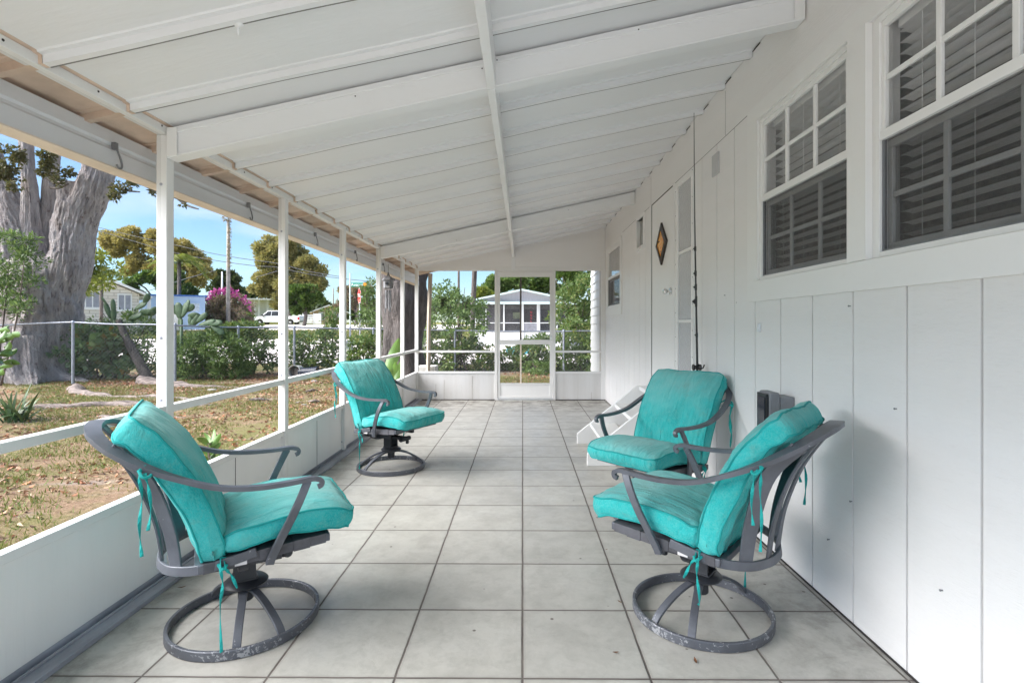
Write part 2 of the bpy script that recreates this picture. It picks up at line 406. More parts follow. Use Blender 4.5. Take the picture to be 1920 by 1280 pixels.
# knee wall, sill, rail, track between posts
ys = posts_y+[YE+.002]
for i in range(len(ys)-1):
    a, b = ys[i]+.0545, ys[i+1]-.0005
    k = MB().box(XL-.042, XL-.030, a, b, .0, .425).build('knee_panel', M['knee'], porch)
    MB().box(XL-.0515, XL-.006, a, b, .4255, .462).build('sill', M['frame'], porch, bevel=.003)
    MB().box(XL-.049, XL-.004, a, b, .795, .832).build('mid_rail', M['frame'], porch, bevel=.003)
    if i in (3, 4, 5, 6):
        MB().box(XL-.0295, XL-.028, a+(b-a)*.5-.002, a+(b-a)*.5+.002, .02, .42).build('panel_seam', M['grime'], porch)
    sm = MB()
    sm.box(XL-.0275, XL-.0270, a, b, .462, .795); sm.box(XL-.0275, XL-.0270, a, b, .832, 2.14)
    sm.build('screen', M['screen'], porch)
MB().box(XL-.029, XL+.000, YB, YE, .0005, .006).box(XL-.028, XL-.026, YB, YE, .006, .035).box(XL+.001, XL+.072, YB, YE, .0005, .014).box(XL+.068, XL+.073, YB, YE, .0145, .020).box(XL+.002, XL+.008, YB, YE, .0145, .024).build('floor_track', M['track'], porch, bevel=.0015)
# gutter beam outside with grooves
gp = [(-1.905,2.122),(-1.895,2.122),(-1.893,2.055),(-1.905,2.048),(-1.905,2.035),(-1.893,2.028),(-1.893,1.953),(-1.905,1.953)]
MB().prism([(-1.985,1.957),(-1.985,2.118),(-1.90,2.118),(-1.898,2.062),(-1.906,2.052),(-1.906,2.040),(-1.898,2.030),(-1.898,1.957)], 'y', YB, 9.72).build('gutter', M['gutter'], porch)
MB().box(-1.989, -1.894, YB, 9.722, 1.949, 1.956).build('gutter_lip', M['gutter_lip'], porch, bevel=.001)
for k, y in enumerate((2.46, 3.66, 4.84, 6.0, 7.2)):
    z0 = 2.035
    pts = [(-1.884, y-.012, z0+.012), (-1.880, y-.006, z0-.01), (-1.876, y+.006, z0-.04), (-1.874, y+.012, z0-.068), (-1.874, y+.006, z0-.084), (-1.874, y-.010, z0-.086), (-1.874, y-.020, z0-.072)]
    h = MB().tube(spline(pts, 4), .0045, 8); h.box(-1.8975, -1.8785, y-.022, y-.004, z0-.004, z0+.03)
    h.build('plant_hook', M['greyplastic'], porch, smooth='auto')
for (x, y) in ((-1.60, 1.5), (-1.02, 1.9)):     # painted cup hooks in the roof
    z = roof_z(x)-.03
    MB().lathe([(.0005,.004),(.02,.0),(.02,-.003),(.006,-.014),(.003,-.035),(.0005,-.045)], 12, (x, y, z)).build('roof_hook', M['beam'], porch, smooth='auto')

# end wall ---------------------------------------------------------
def X(px): return (px-980)*YE/F
def Z(py): return EYE+(610-py)*YE/F
E = MB(); 
E.box(XL+.0045, XW-.001, YE, YE+.05, Z(507.5), Z(500)).build('end_header', M['frame'], porch, bevel=.003)
g = MB(); y0, y1 = YE+.004, YE+.04
g.prism([(XL+.004, Z(500)+.0005), (XW-.002, Z(500)+.0005), (XW-.002, roof_z(XW)-.002), (XL+.004, roof_z(XL)-.002)], 'y', y0, y1).build('gable_panel', M['wall'], porch)
xa, xb = X(927.5), X(1041.5)
for (a, b) in ((XL+.0045, xa-.0005), (xb+.0005, X(1127)-.0005)):
    MB().box(a, b, YE+.012, YE+.024, 0, Z(700)).build('knee_panel', M['endknee'], porch)
    MB().box(a, b, YE+.0005, YE+.05, Z(700), Z(696.5)).build('sill', M['frame'], porch, bevel=.003)
    MB().box(a, b, YE+.004, YE+.045, Z(661), Z(657.2)).build('mid_rail', M['frame'], porch, bevel=.003)
    MB().box(a, b, YE+.025, YE+.0255, Z(696.5), Z(661)).box(a, b, YE+.025, YE+.0255, Z(657.2), Z(507.5)).build('screen', M['screen'], porch)
    st = MB()
    q = a+.1
    while q < b-.1:
        q += random.uniform(.12,.5)
        if q < b-.05: st.box(q, q+.003, YE+.0095, YE+.0115, .01, .42*random.uniform(.3,1))
    st.build('panel_streak', simple('rust_streak', (.30,.25,.2), .8), porch)
MB().box(X(1127), XW-.001, YE+.001, YE+.049, 0, Z(507.5)-.0005).build('end_post', M['frame'], porch, bevel=.003)
MB().box(XL+.06, xa, YE-.006, YE+.0095, .0005, .012).box(xb, XW-.003, YE-.006, YE+.0095, .0005, .012).build('floor_gap', M['grime'], porch)
# door frame + leaf
MB().box(xa, xa+.045, YE-.004, YE+.055, 0, Z(507.5)-.0005).box(xb-.045, xb, YE-.004, YE+.055, 0, Z(507.5)-.0005).box(xa+.0455, xb-.0455, YE-.004, YE+.055, Z(509), Z(507.5)-.0005).build('door_jamb', M['frame'], porch, bevel=.002)
la, lb = xa+.047, xb-.047; ga, gb = X(937.5), X(1031)
dm = MB().box(la, ga, YE+.005, YE+.035, .03, Z(509.5)).box(gb, lb, YE+.005, YE+.035, .03, Z(509.5))
dm.box(ga, gb, YE+.006, YE+.034, Z(519), Z(509.5)).box(ga, gb, YE+.006, YE+.034, Z(645.6), Z(637)).box(ga, gb, YE+.007, YE+.033, Z(721.5), Z(718.2)).box(ga, gb, YE+.006, YE+.034, .03, Z(742))
door = dm.build('screen_door', M['frame'], porch, bevel=.003); tag(door, 'white screen door with kick panel and centre bars')
MB().box(ga, gb, YE+.015, YE+.024, Z(742), Z(721.5)).build('kick_panel', M['knee'], door)
MB().box(X(974.6), X(978.0), YE+.036, YE+.046, Z(637), Z(519)).build('upper_bar', simple('brown_bar', (.13,.11,.095), .6), door)
MB().box(X(975), X(977.8), YE+.012, YE+.030, Z(718), Z(645.6)).build('lower_bar', M['gutter_lip'], door)
MB().box(ga, gb, YE+.0255, YE+.026, Z(637), Z(519)).box(ga, gb, YE+.0255, YE+.026, Z(718.2), Z(645.6)).build('screen', M['screen'], door)
MB().box(xa+.045, xb-.045, YE-.02, YE+.05, .0005, .026).build('threshold', simple('bright_threshold', (.75,.75,.75), .3, .6, .05), door, bevel=.002)
MB().box(lb-.035, lb-.018, YE-.004, YE+.0045, .98, 1.06).lathe([(.006,-.03),(.012,-.03),(.013,-.018),(.006,-.01),(.006,.0)], 12, (lb-.026, YE+.0, 1.02), 'y').build('handle', M['chrome'], door, smooth='auto')
# outside prop post and planter at the far corner of the overhang
pp = P(804, 697, 9.62)
MB().tube([(pp.x-.01, 9.62, .3), (pp.x+.005, 9.60, 1.3), (pp.x+.03, 9.62, 2.16)], .038, 4).build('prop_post', simple('weathered_wood', (.42,.36,.29), .8, 0, .3, 6, .002, (6,6,.6)), porch)

# ================================================================== HOUSE
house = thing('house', 'white house wall of grooved boards with blind-hung windows and a diamond-glass door', 'house', (2.5, 4.5, 0))
WIN = [  # y0, y1, z0, z1
    (1.18, 2.04, 1.475, 2.385), (2.20, 3.035, 1.475, 2.385), (7.33, 8.44, 1.50, 2.39)]
DOOR = (4.765, 5.575, .56, 2.476)
SIDE = (4.17, 4.66, .58, 2.458)
VENT = (5.93, 6.27, 2.12, 2.44)
OPEN = WIN+[DOOR, SIDE, VENT]
groove0 = 1.574-.305*8
yend = 10.4
grooves = [groove0+.305*k for k in range(0, 40) if YB < groove0+.305*k < yend]
def wall_mesh():
    mb = MB(); yb = {YB, yend}; zb = {-.1, 2.478, 3.0}
    for gy in grooves: yb |= {gy-.005, gy+.005}
    for o in OPEN: yb |= {o[0], o[1]}; zb |= {o[2], o[3]}
    yb = sorted(yb); zb = sorted(zb)
    def depth(i, j):
        y = (yb[i]+yb[i+1])/2; z = (zb[j]+zb[j+1])/2
        for o in OPEN:
            if o[0] < y < o[1] and o[2] < z < o[3]: return None
        if z < 2.478 and y < YE+.1 and any(abs(y-gy) < .0051 for gy in grooves): return XW+.010
        return XW
    D = {(i,j): depth(i,j) for i in range(len(yb)-1) for j in range(len(zb)-1)}
    TH = XW+.09
    for (i,j), d in D.items():
        if d is None: continue
        y0, y1, z0, z1 = yb[i], yb[i+1], zb[j], zb[j+1]
        mb.add([(d,y0,z0),(d,y1,z0),(d,y1,z1),(d,y0,z1)], [(0,1,2,3)])
        for (di, dj, e) in ((-1,0,0),(1,0,1),(0,-1,2),(0,1,3)):
            q = D.get((i+di, j+dj), None)
            q = TH if q is None else q
            if q <= d: continue
            seg = {0:((y0,z0),(y0,z1)), 1:((y1,z0),(y1,z1)), 2:((y0,z0),(y1,z0)), 3:((y0,z1),(y1,z1))}[e]
            (a0,b0),(a1,b1) = seg
            mb.add([(d,a0,b0),(d,a1,b1),(q,a1,b1),(q,a0,b0)], [(0,1,2,3)])
        mb.add([(TH,y0,z0),(TH,y1,z0),(TH,y1,z1),(TH,y0,z1)], [(3,2,1,0)])
    return mb
MB.build(wall_mesh(), 'wall', M['wall'], house)
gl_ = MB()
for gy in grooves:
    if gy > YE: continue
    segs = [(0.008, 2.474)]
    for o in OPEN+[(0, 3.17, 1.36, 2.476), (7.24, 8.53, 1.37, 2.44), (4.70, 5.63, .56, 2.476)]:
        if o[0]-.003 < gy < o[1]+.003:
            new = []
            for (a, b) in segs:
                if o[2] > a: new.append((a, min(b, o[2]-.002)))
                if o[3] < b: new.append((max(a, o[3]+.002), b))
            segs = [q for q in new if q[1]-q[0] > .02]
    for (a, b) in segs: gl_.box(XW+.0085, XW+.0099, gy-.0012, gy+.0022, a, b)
gl_.build('groove_line', simple('groove_shade', (.40,.39,.375), .9, 0, .4, 3), house)  # grey strips paint the shade inside the board grooves
# dark joint at the foot of the wall
MB().box(XW-.006, XW-.0008, YB, YE, .0005, .007).build('wall_foot_joint', M['grime'], house)
# header board seams
hb = MB()
for y in (1.9, 3.55, 5.6): hb.box(XW-.001, XW+.002, y, y+.003, 2.485, 2.78)
hb.box(XW-.0012, XW+.002, YB, 7.2, 2.476, 2.480)
hb.build('header_joint', simple('soft_joint', (.30,.29,.28), .8), house)
# dark gaps between roof pans and wall
gp_ = MB()
for y in ribs:
    if y < YE: gp_.box(XW-.004, XW-.001, y-.12, y+.02, roof_z(XW)-.016, roof_z(XW)-.010)
gp_.build('roof_gap', M['grime'], house)
# rooms behind (closed, unlit)
rm = MB(); rx0, rx1, ry0, ry1, rz0, rz1 = XW+.0905, XW+3.6, YB, yend, .3, 3.0
rm.add([(rx0,ry0,rz0),(rx1,ry0,rz0),(rx1,ry1,rz0),(rx0,ry1,rz0),(rx0,ry0,rz1),(rx1,ry0,rz1),(rx1,ry1,rz1),(rx0,ry1,rz1)], [(0,1,2,3),(7,6,5,4),(4,5,1,0),(5,6,2,1),(6,7,3,2)])
rm.build('room', simple('dim_room_wall', (.42,.41,.40), .9), house)
MB().prism([(XW-.15, 3.0+.0), (XW+3.7, 3.3), (XW+3.7, 3.36), (XW-.15, 3.06)], 'y', YB, yend+.1).build('roof', M['gutter'], house)
# lap siding on the wall beyond the porch
sd = MB()
for k in range(18): sd.prism([(XW-.028, .05+k*.15), (XW-.001, .05+k*.15), (XW-.001, .198+k*.15), (XW-.012, .198+k*.15)], 'y', YE+.25, yend)
sd.build('siding', M['trim'], house)
MB().box(XW-.06, XW-.0005, YE+.055, YE+.245, .0, roof_z(XW)-.05).build('corner_board', simple('beige_corner', (.62,.56,.49), .6, 0, .1), house)

# ---- windows with grids and blinds
def grid_window(y0, y1, z0, z1, cols, blind=True, label=None, grids=True):
    zm = z0+(z1-z0)*.505
    fr = MB(); x0, x1 = XW-.004, XW+.05; t = .022
    fr.box(x0, x1, y0, y0+t, z0, z1).box(x0, x1, y1-t, y1, z0, z1).box(x0, x1, y0+t, y1-t, z0, z0+t).box(x0, x1, y0+t, y1-t, z1-t, z1)
    w = fr.build('window', M['trim'], house, bevel=.002)
    if label: w['label'] = label
    a, b = y0+t, y1-t
    # upper sash, white, proud
    s = MB(); xs0, xs1 = XW+.004, XW+.024; st = .024
    zu0, zu1 = zm-.018, z1-t
    s.box(xs0-.006, xs1, a, b, zu0, zu0+.036).box(xs0, xs1, a, b, zu1-st, zu1).box(xs0, xs1, a, a+st*.8, zu0+.036, zu1-st).box(xs0, xs1, b-st*.8, b, zu0+.036, zu1-st)
    if grids:
        zmid = (zu0+.036+zu1-st)/2
        yy = sorted([a+(b-a)*k/cols for k in range(1, cols)])
        for q in yy: s.box(xs0+.002, xs1-.004, q-.011, q+.011, zu0+.036, zu1-st)
        e = [a+st*.8]+[v for q in yy for v in (q-.011, q+.011)]+[b-st*.8]
        for k in range(0, len(e), 2): s.box(xs0+.003, xs1-.005, e[k], e[k+1], zmid-.010, zmid+.010)
    s.build('upper_sash', M['trim'], w, bevel=.0025)
    MB().box(xs1-.0065, xs1-.005, a, b, zu0+.036, zu1-st).build('upper_pane', M['glass'], w)
    # lower sash, further back, behind a dark insect screen
    s = MB(); xs0, xs1 = XW+.028, XW+.046
    zl0, zl1 = z0+t, zu0
    s.box(xs0, xs1, a, b, zl0, zl0+.032).box(xs0, xs1, a, b, zl1-.03, zl1).box(xs0, xs1, a, a+st, zl0+.032, zl1-.03).box(xs0, xs1, b-st, b, zl0+.032, zl1-.03)
    if grids:
        zmid = (zl0+.032+zl1-.03)/2
        for q in yy: s.box(xs0+.002, xs1-.004, q-.011, q+.011, zl0+.032, zl1-.03)
        e = [a+st]+[v for q in yy for v in (q-.011, q+.011)]+[b-st]
        for k in range(0, len(e), 2): s.box(xs0+.003, xs1-.005, e[k], e[k+1], zmid-.010, zmid+.010)
    s.build('lower_sash', M['sash_grey'], w, bevel=.0025)
    MB().box(xs1-.0065, xs1-.005, a, b, zl0+.032, zl1-.03).build('lower_pane', M['glass'], w)
    MB().box(XW+.012, XW+.0125, a, b, zl0, zl1).build('insect_screen', M['dark_screen'], w)
    MB().box(XW+.006, XW+.02, a+.001, a+.008, zl0, zl1).box(XW+.006, XW+.02, b-.008, b-.001, zl0, zl1).box(XW+.006, XW+.02, a+.008, b-.008, zl0, zl0+.008).build('screen_frame', M['greyplastic'], w)
    if blind:
        bl = MB(); z = z0+.04; xb = XW+.082
        while z < z1-.06:
            bl.add([(xb-.027, a+.02, z+.001), (xb-.027, b-.02, z+.001), (xb, b-.02, z+.003), (xb, a+.02, z+.003), (xb+.027, a+.02, z-.004), (xb+.027, b-.02, z-.004)], [(0,1,2,3),(3,2,5,4)])
            z += .042
        bl.box(xb-.028, xb+.028, a+.02, b-.02, z1-.055, z1-.012)
        for q in (a+.14, (a+b)/2+.05, b-.14): bl.box(xb-.0290, xb-.0278, q, q+.002, z0+.04, z1-.05)
        bl.build('blind', M['slat'], w)
    else:
        MB().box(XW+.052, XW+.054, a, b, z0+t, z1-t).build('reflection_sheet', simple('grey_reflection', (.55,.55,.55), .9), w)  # grey sheet stands in for the bright reflection in the panes
    return w
grid_window(*WIN[0], 3, label='near window with raised grids over a dark screened lower half')
grid_window(*WIN[1], 3, label='second grid window with a dark screened lower half')
grid_window(*WIN[2], 1, blind=False, grids=False, label='plain two-pane window at the far end of the wall')
# flat casing boards round the window pair
cs = MB(); cx0, cx1 = XW-.016, XW-.0006
cs.box(cx0, cx1, YB, 3.17, 1.358, 1.4735).box(cx0-.006, cx1, YB, 3.06, 1.4740, 1.4945-.02).box(cx0, cx1, YB, 3.17, 2.388, 2.476)
cs.box(cx0, cx1, 3.037, 3.17, 1.4740, 2.3875).box(cx0-.012, cx1, 2.062, 2.178, 1.4750, 2.3872)
cs.build('window_casing', M['trim'], house, bevel=.003)
c2 = MB(); y0, y1, z0, z1 = WIN[2]
c2.box(cx0, cx1, y0-.09, y1+.09, z0-.13, z0-.001).box(cx0, cx1, y0-.09, y1+.09, z1+.001, z1+.05).box(cx0, cx1, y0-.09, y0-.001, z0, z1).box(cx0, cx1, y1+.001, y1+.09, z0, z1)
c2.build('window_casing', M['trim'], house, bevel=.003)
# vent window
v = VENT; vm = MB()
vm.box(XW-.012, XW+.05, v[0]-.03, v[0]+.005, v[2]-.04, v[3]+.04).box(XW-.012, XW+.05, v[1]-.005, v[1]+.03, v[2]-.04, v[3]+.04).box(XW-.012, XW+.05, v[0]+.005, v[1]-.005, v[3], v[3]+.04).box(XW-.020, XW+.05, v[0]+.005, v[1]-.005, v[2]-.04, v[2])
vw = vm.build('vent_window', M['trim'], house, bevel=.002)
MB().box(XW+.03, XW+.034, v[0], v[1], v[2], v[3]).build('pane', simple('cloudy_glass', (.30,.30,.29), .25, 0, .4, 7, 0, (8,8,1)), vw)
# door
d0, d1, dz0, dz1 = DOOR
dl = MB().box(XW+.002, XW+.045, d0+.004, d1-.004, dz0, dz1-.005).build('door', M['trim'], house, bevel=.002); dl['label'] = 'white flush door with an amber diamond window and round knob'
dc = MB(); dc.box(XW-.010, XW-.0006, d0-.06, d0-.002, .56, 2.4755).box(XW-.010, XW-.0006, d1+.002, d1+.05, .56, 2.4755).build('door_casing', M['trim'], house, bevel=.002)
gy, gz = 5.157, ZP(457.5, 5.157)
def diamond(hy, hz, x0, x1):
    return MB().prism([(gy-hy, gz), (gy, gz-hz), (gy+hy, gz), (gy, gz+hz)], 'x', x0, x1)
dfr = MB(); o_, i_ = (.215, .235), (.150, .165)
P4 = lambda h: [(gy-h[0], gz), (gy, gz-h[1]*1.0), (gy+h[0], gz), (gy, gz+h[1])]
oq, iq = P4((.198, .205)), P4((.140, .142))
for k in range(4):
    a, b, c, d = oq[k], oq[(k+1)%4], iq[(k+1)%4], iq[k]
    dfr.add([(XW-.016,*a),(XW-.016,*b),(XW-.022,*c),(XW-.022,*d),(XW+.0015,*a),(XW+.0015,*b),(XW+.0015,*c),(XW+.0015,*d)], [(0,1,2,3),(0,4,5,1),(3,2,6,7)])
dfr.build('diamond_frame', simple('dark_bronze', (.03,.018,.012), .35), dl)
am, nt, b = mat('amber_leaded_glass'); vv = coords(nt)
vo = N(nt, 'ShaderNodeTexVoronoi', Scale=16, feature='DISTANCE_TO_EDGE'); nt.links.new(vv, vo.inputs['Vector'])
ac = ramp(nt, ntex(nt, vv, 14, 4), [(.3, (.80,.24,.02)), (.7, (.98,.52,.10))])
nt.links.new(mix(nt, ramp(nt, vo.outputs['Distance'], [(.012, 1.0), (.022, 0.0)]), ac, (.02,.012,.008)), b.inputs['Base Color']); b.inputs['Roughness'].default_value = .15
bump(nt, b, ntex(nt, vv, 30, 3), .003)
diamond(.150, .150, XW-.014, XW+.001).build('amber_glass', am, dl)
kz = ZP(546, 4.86)
MB().lathe([(.0005,-.070),(.018,-.068),(.027,-.055),(.026,-.042),(.012,-.030),(.010,-.012),(.030,-.010),(.033,-.002),(.033,.0015)], 20, (XW, 4.86, kz), 'x').build('knob', M['chrome'], dl, smooth='auto')
MB().box(XW-.0012, XW+.003, d0+.001, d1-.001, dz1-.0048, dz1-.0005).box(XW-.0012, XW+.003, d1-.0038, d1-.0005, dz0, dz1-.005).box(XW-.0012, XW+.003, d0+.0005, d0+.0035, dz0, dz1-.005).build('door_gap', M['grime'], house)
# storm door leaf / side light with rippled panes
s0, s1, sz0, sz1 = SIDE
sm = MB(); sx0, sx1 = XW-.018, XW+.02
sm.box(sx0, sx1, s1-.075, s1, sz0, sz1).box(sx0, sx1, s0, s0+.05, sz0, sz1).box(sx0, sx1, s0+.05, s1-.075, sz1-.05, sz1).box(sx0, sx1, s0+.05, s1-.075, sz0, sz0+.05)
zb1, zb2 = ZP(473, 4.48), ZP(602, 4.48)
for z in (zb1, zb2): sm.box(sx0+.004, sx1-.004, s0+.05, s1-.075, z-.012, z+.012)
sl = sm.build('side_light', M['trim'], house, bevel=.003); sl['label'] = 'tall narrow side light of rippled panes beside the door'
rg, nt, b = mat('rippled_glass'); b.inputs['Base Color'].default_value = (.52,.52,.53,1); b.inputs['Roughness'].default_value = .08; vv = coords(nt)
vo = N(nt, 'ShaderNodeTexVoronoi', Scale=70); nt.links.new(vv, vo.inputs['Vector']); bump(nt, b, vo.outputs['Distance'], .004)
MB().box(XW-.004, XW+.004, s0+.05, s1-.075, sz0+.05, zb2-.012).box(XW-.004, XW+.004, s0+.05, s1-.075, zb2+.012, zb1-.012).box(XW-.004, XW+.004, s0+.05, s1-.075, zb1+.012, sz1-.05).build('pane', rg, sl)
for k in range(9):
    z = .7+k*.21
    small('screw', 'sl', SCREW, 8, 'x', (sx0, s1-.02, z), M['grime'], sl); small('screw', 'sl', SCREW, 8, 'x', (sx0, s0+.012, z+.06), M['grime'], sl)
# junction box cover and small marks
jy0, jy1 = 3.66, 3.80
jb = MB().box(XW-.012, XW-.0006, 3.655, 3.775, ZP(330, 3.72), ZP(290, 3.72)).build('box_cover', M['sash_grey'], house, bevel=.002)
MB().box(XW-.012, XW-.0006, 3.02-.0, 3.05, ZP(622,3.03), ZP(606,3.03)).build('clip', M['gutter'], house, bevel=.002)
for (y, z) in ((2.74, .35), (2.19, .50), (1.72, .37), (2.35, .28), (1.93,.92), (2.2,1.3), (3.55,1.42), (3.0,.66)): small('wall_nail', 'wn', NAIL, 10, 'x', (XW, y, z), M['greyplastic'], house)
# wall-mounted outlet cover: grey box on the wall, black hood in front
oy = 2.70
ob = thing('outlet_cover', 'grey outdoor outlet box with black hooded front on the house wall', 'outlet box', (XW-.07, oy, .70))
MB().box(XW-.075, XW-.0008, oy-.055, oy+.055, .70, .865).build('box', M['greyplastic'], ob, bevel=.006, seg=3)
MB().box(XW-.130, XW-.0755, oy-.062, oy+.062, .675, .888).build('cover', M['greyplastic'], ob, bevel=.012, seg=4)
MB().box(XW-.142, XW-.1305, oy-.056, oy+.056, .685, .880).build('hood', M['black'], ob, bevel=.006, seg=3)
MB().prism([(oy-.04,.70),(oy+.04,.70),(oy+.04,.862),(oy-.04,.862)], 'x', XW-.146, XW-.1425).build('inner_panel', simple('blue_black_gloss', (.02,.025,.04), .12), ob, bevel=.001)

# ================================================================== STEPS
steps = thing('entry_steps', 'white painted wooden steps up to the side door', 'steps', (.96, 5.07, 0))
ST0, ST1 = 4.63, 5.53; sxf = .565
def stringer(y):
    return MB().prism([(.562, 0), (.562, .102), (1.178, .597), (XW-.02, .597), (XW-.02, 0), (.86, 0), (.835,.03), (.81, 0)], 'y', y, y+.038)
stringer(ST0).build('stringer', M['trim'], steps, bevel=.003); stringer(ST1-.038).build('stringer', M['trim'], steps, bevel=.003)
for (x0, x1, z) in ((.695, .955, .216), (.950, 1.205, .414), (1.200, XW-.022, .592)):
    MB().box(x0, x1, ST0+.0385, ST1-.0385, z-.038, z).build('tread', M['trim'], steps, bevel=.005)

# ================================================================== FISHING ROD
fx, fy = 1.262, 3.90
rod = thing('fishing_rod', 'thin black fishing rod leaning upright against the wall by the side light', 'fishing rod', (fx+.02, fy, 0))
zt = roof_z(fx)-.045
def RX(z): return 1.255+.028*(1-z/2.7)+.004*math.sin(z*2.2)
pts = [(RX(z), fy, z) for z in (.004,.3,.6,.9,1.2,1.5,1.8,2.1,2.4,zt)]
MB().tube(pts, [.011,.011,.010,.009,.0075,.0065,.0055,.004,.003,.002], 8).build('blank', M['rod'], rod, smooth=True)
MB().tube([(RX(z), fy, z) for z in (.02,.2,.45,.62)], .016, 10).build('grip', M['rod'], rod, smooth=True)
rl = MB()
rl.lathe([(.0005,-.03),(.022,-.03),(.024,-.02),(.014,-.012),(.014,.012),(.024,.02),(.022,.03),(.0005,.03)], 16, (RX(.92)-.01, fy-.02, .915), 'x')
rl.box(RX(.92)-.006, RX(.92)+.006, fy-.02, fy+.01, .90, .94)
rl.tube([(RX(.9)+.01, fy-.01, .90), (RX(.9)+.035, fy-.02, .91), (RX(.9)+.045, fy-.02, .935)], .005, 6)
rl.build('reel', M['rod'], rod, smooth='auto')
for z, s in ((1.60,.012),(1.50,.014),(1.395,.024),(1.78,.010),(1.15,.010)):
    gd = MB(); gd.add([(RX(z)-.004, fy-.004, z+s), (RX(z)-.006-s*1.1, fy-.006, z), (RX(z)-.004, fy-.004, z-s), (RX(z)-.004, fy+.006, z+s), (RX(z)-.006-s*1.1, fy+.004, z), (RX(z)-.004, fy+.006, z-s)], [(0,1,2),(5,4,3),(0,3,4,1),(1,4,5,2)])
    gd.tube([(RX(z), fy, z-s*1.6), (RX(z), fy, z+s*1.6)], .009, 8)
    gd.build('line_guide', M['rod'], rod)

# ================================================================== WIND CHIME
wc = P(728, 505, 7.40); cx, cy = -1.845, 7.40
wx = XP(728, 7.40); chime = thing('wind_chime', 'weathered birdhouse wind chime hanging outside the screen near the far corner', 'wind chime', (wx, cy, ZP(575, 7.4)))
ws = simple('weathered_grey_wood', (.20,.20,.21), .85, 0, .5, 12, .002)
zt, zr, zb_ = ZP(508, 7.4), ZP(524, 7.4), ZP(541, 7.4)
MB().tube([(wx, cy, zt-.03), (wx, cy, 2.075)], .0025, 6).build('hanging_cord', M['grime'], chime)
MB().lathe([(.088, zr-.012),(.090, zr-.004),(.060, zr+.028),(.025, zr+.052),(.014, zr+.075),(.012, zr+.10),(.0005, zr+.105)], 6, (wx, cy, 0)).build('roof', ws, chime)
MB().lathe([(.052, zb_),(.066, zb_+.01),(.070, zr-.012)], 6, (wx, cy, 0)).build('birdhouse_body', ws, chime)
MB().lathe([(.022,-.075),(.022,-.058)], 14, (wx, cy, (zr+zb_)/2+.005), 'y').build('entrance_hole', M['black'], chime)
for k in range(6):
    a = k*math.pi/3; ln = (.24,.30,.26,.32,.25,.29)[k]; q = (wx+.036*math.cos(a), cy+.036*math.sin(a))
    MB().tube([(q[0],q[1],zb_-.02), (q[0]+.004*math.cos(a),q[1],zb_-.02-ln)], .0095, 8).tube([(q[0],q[1],zb_-.02),(q[0],q[1],zb_+.002)], .0015, 4).build('chime_tube', ws, chime, smooth='auto')

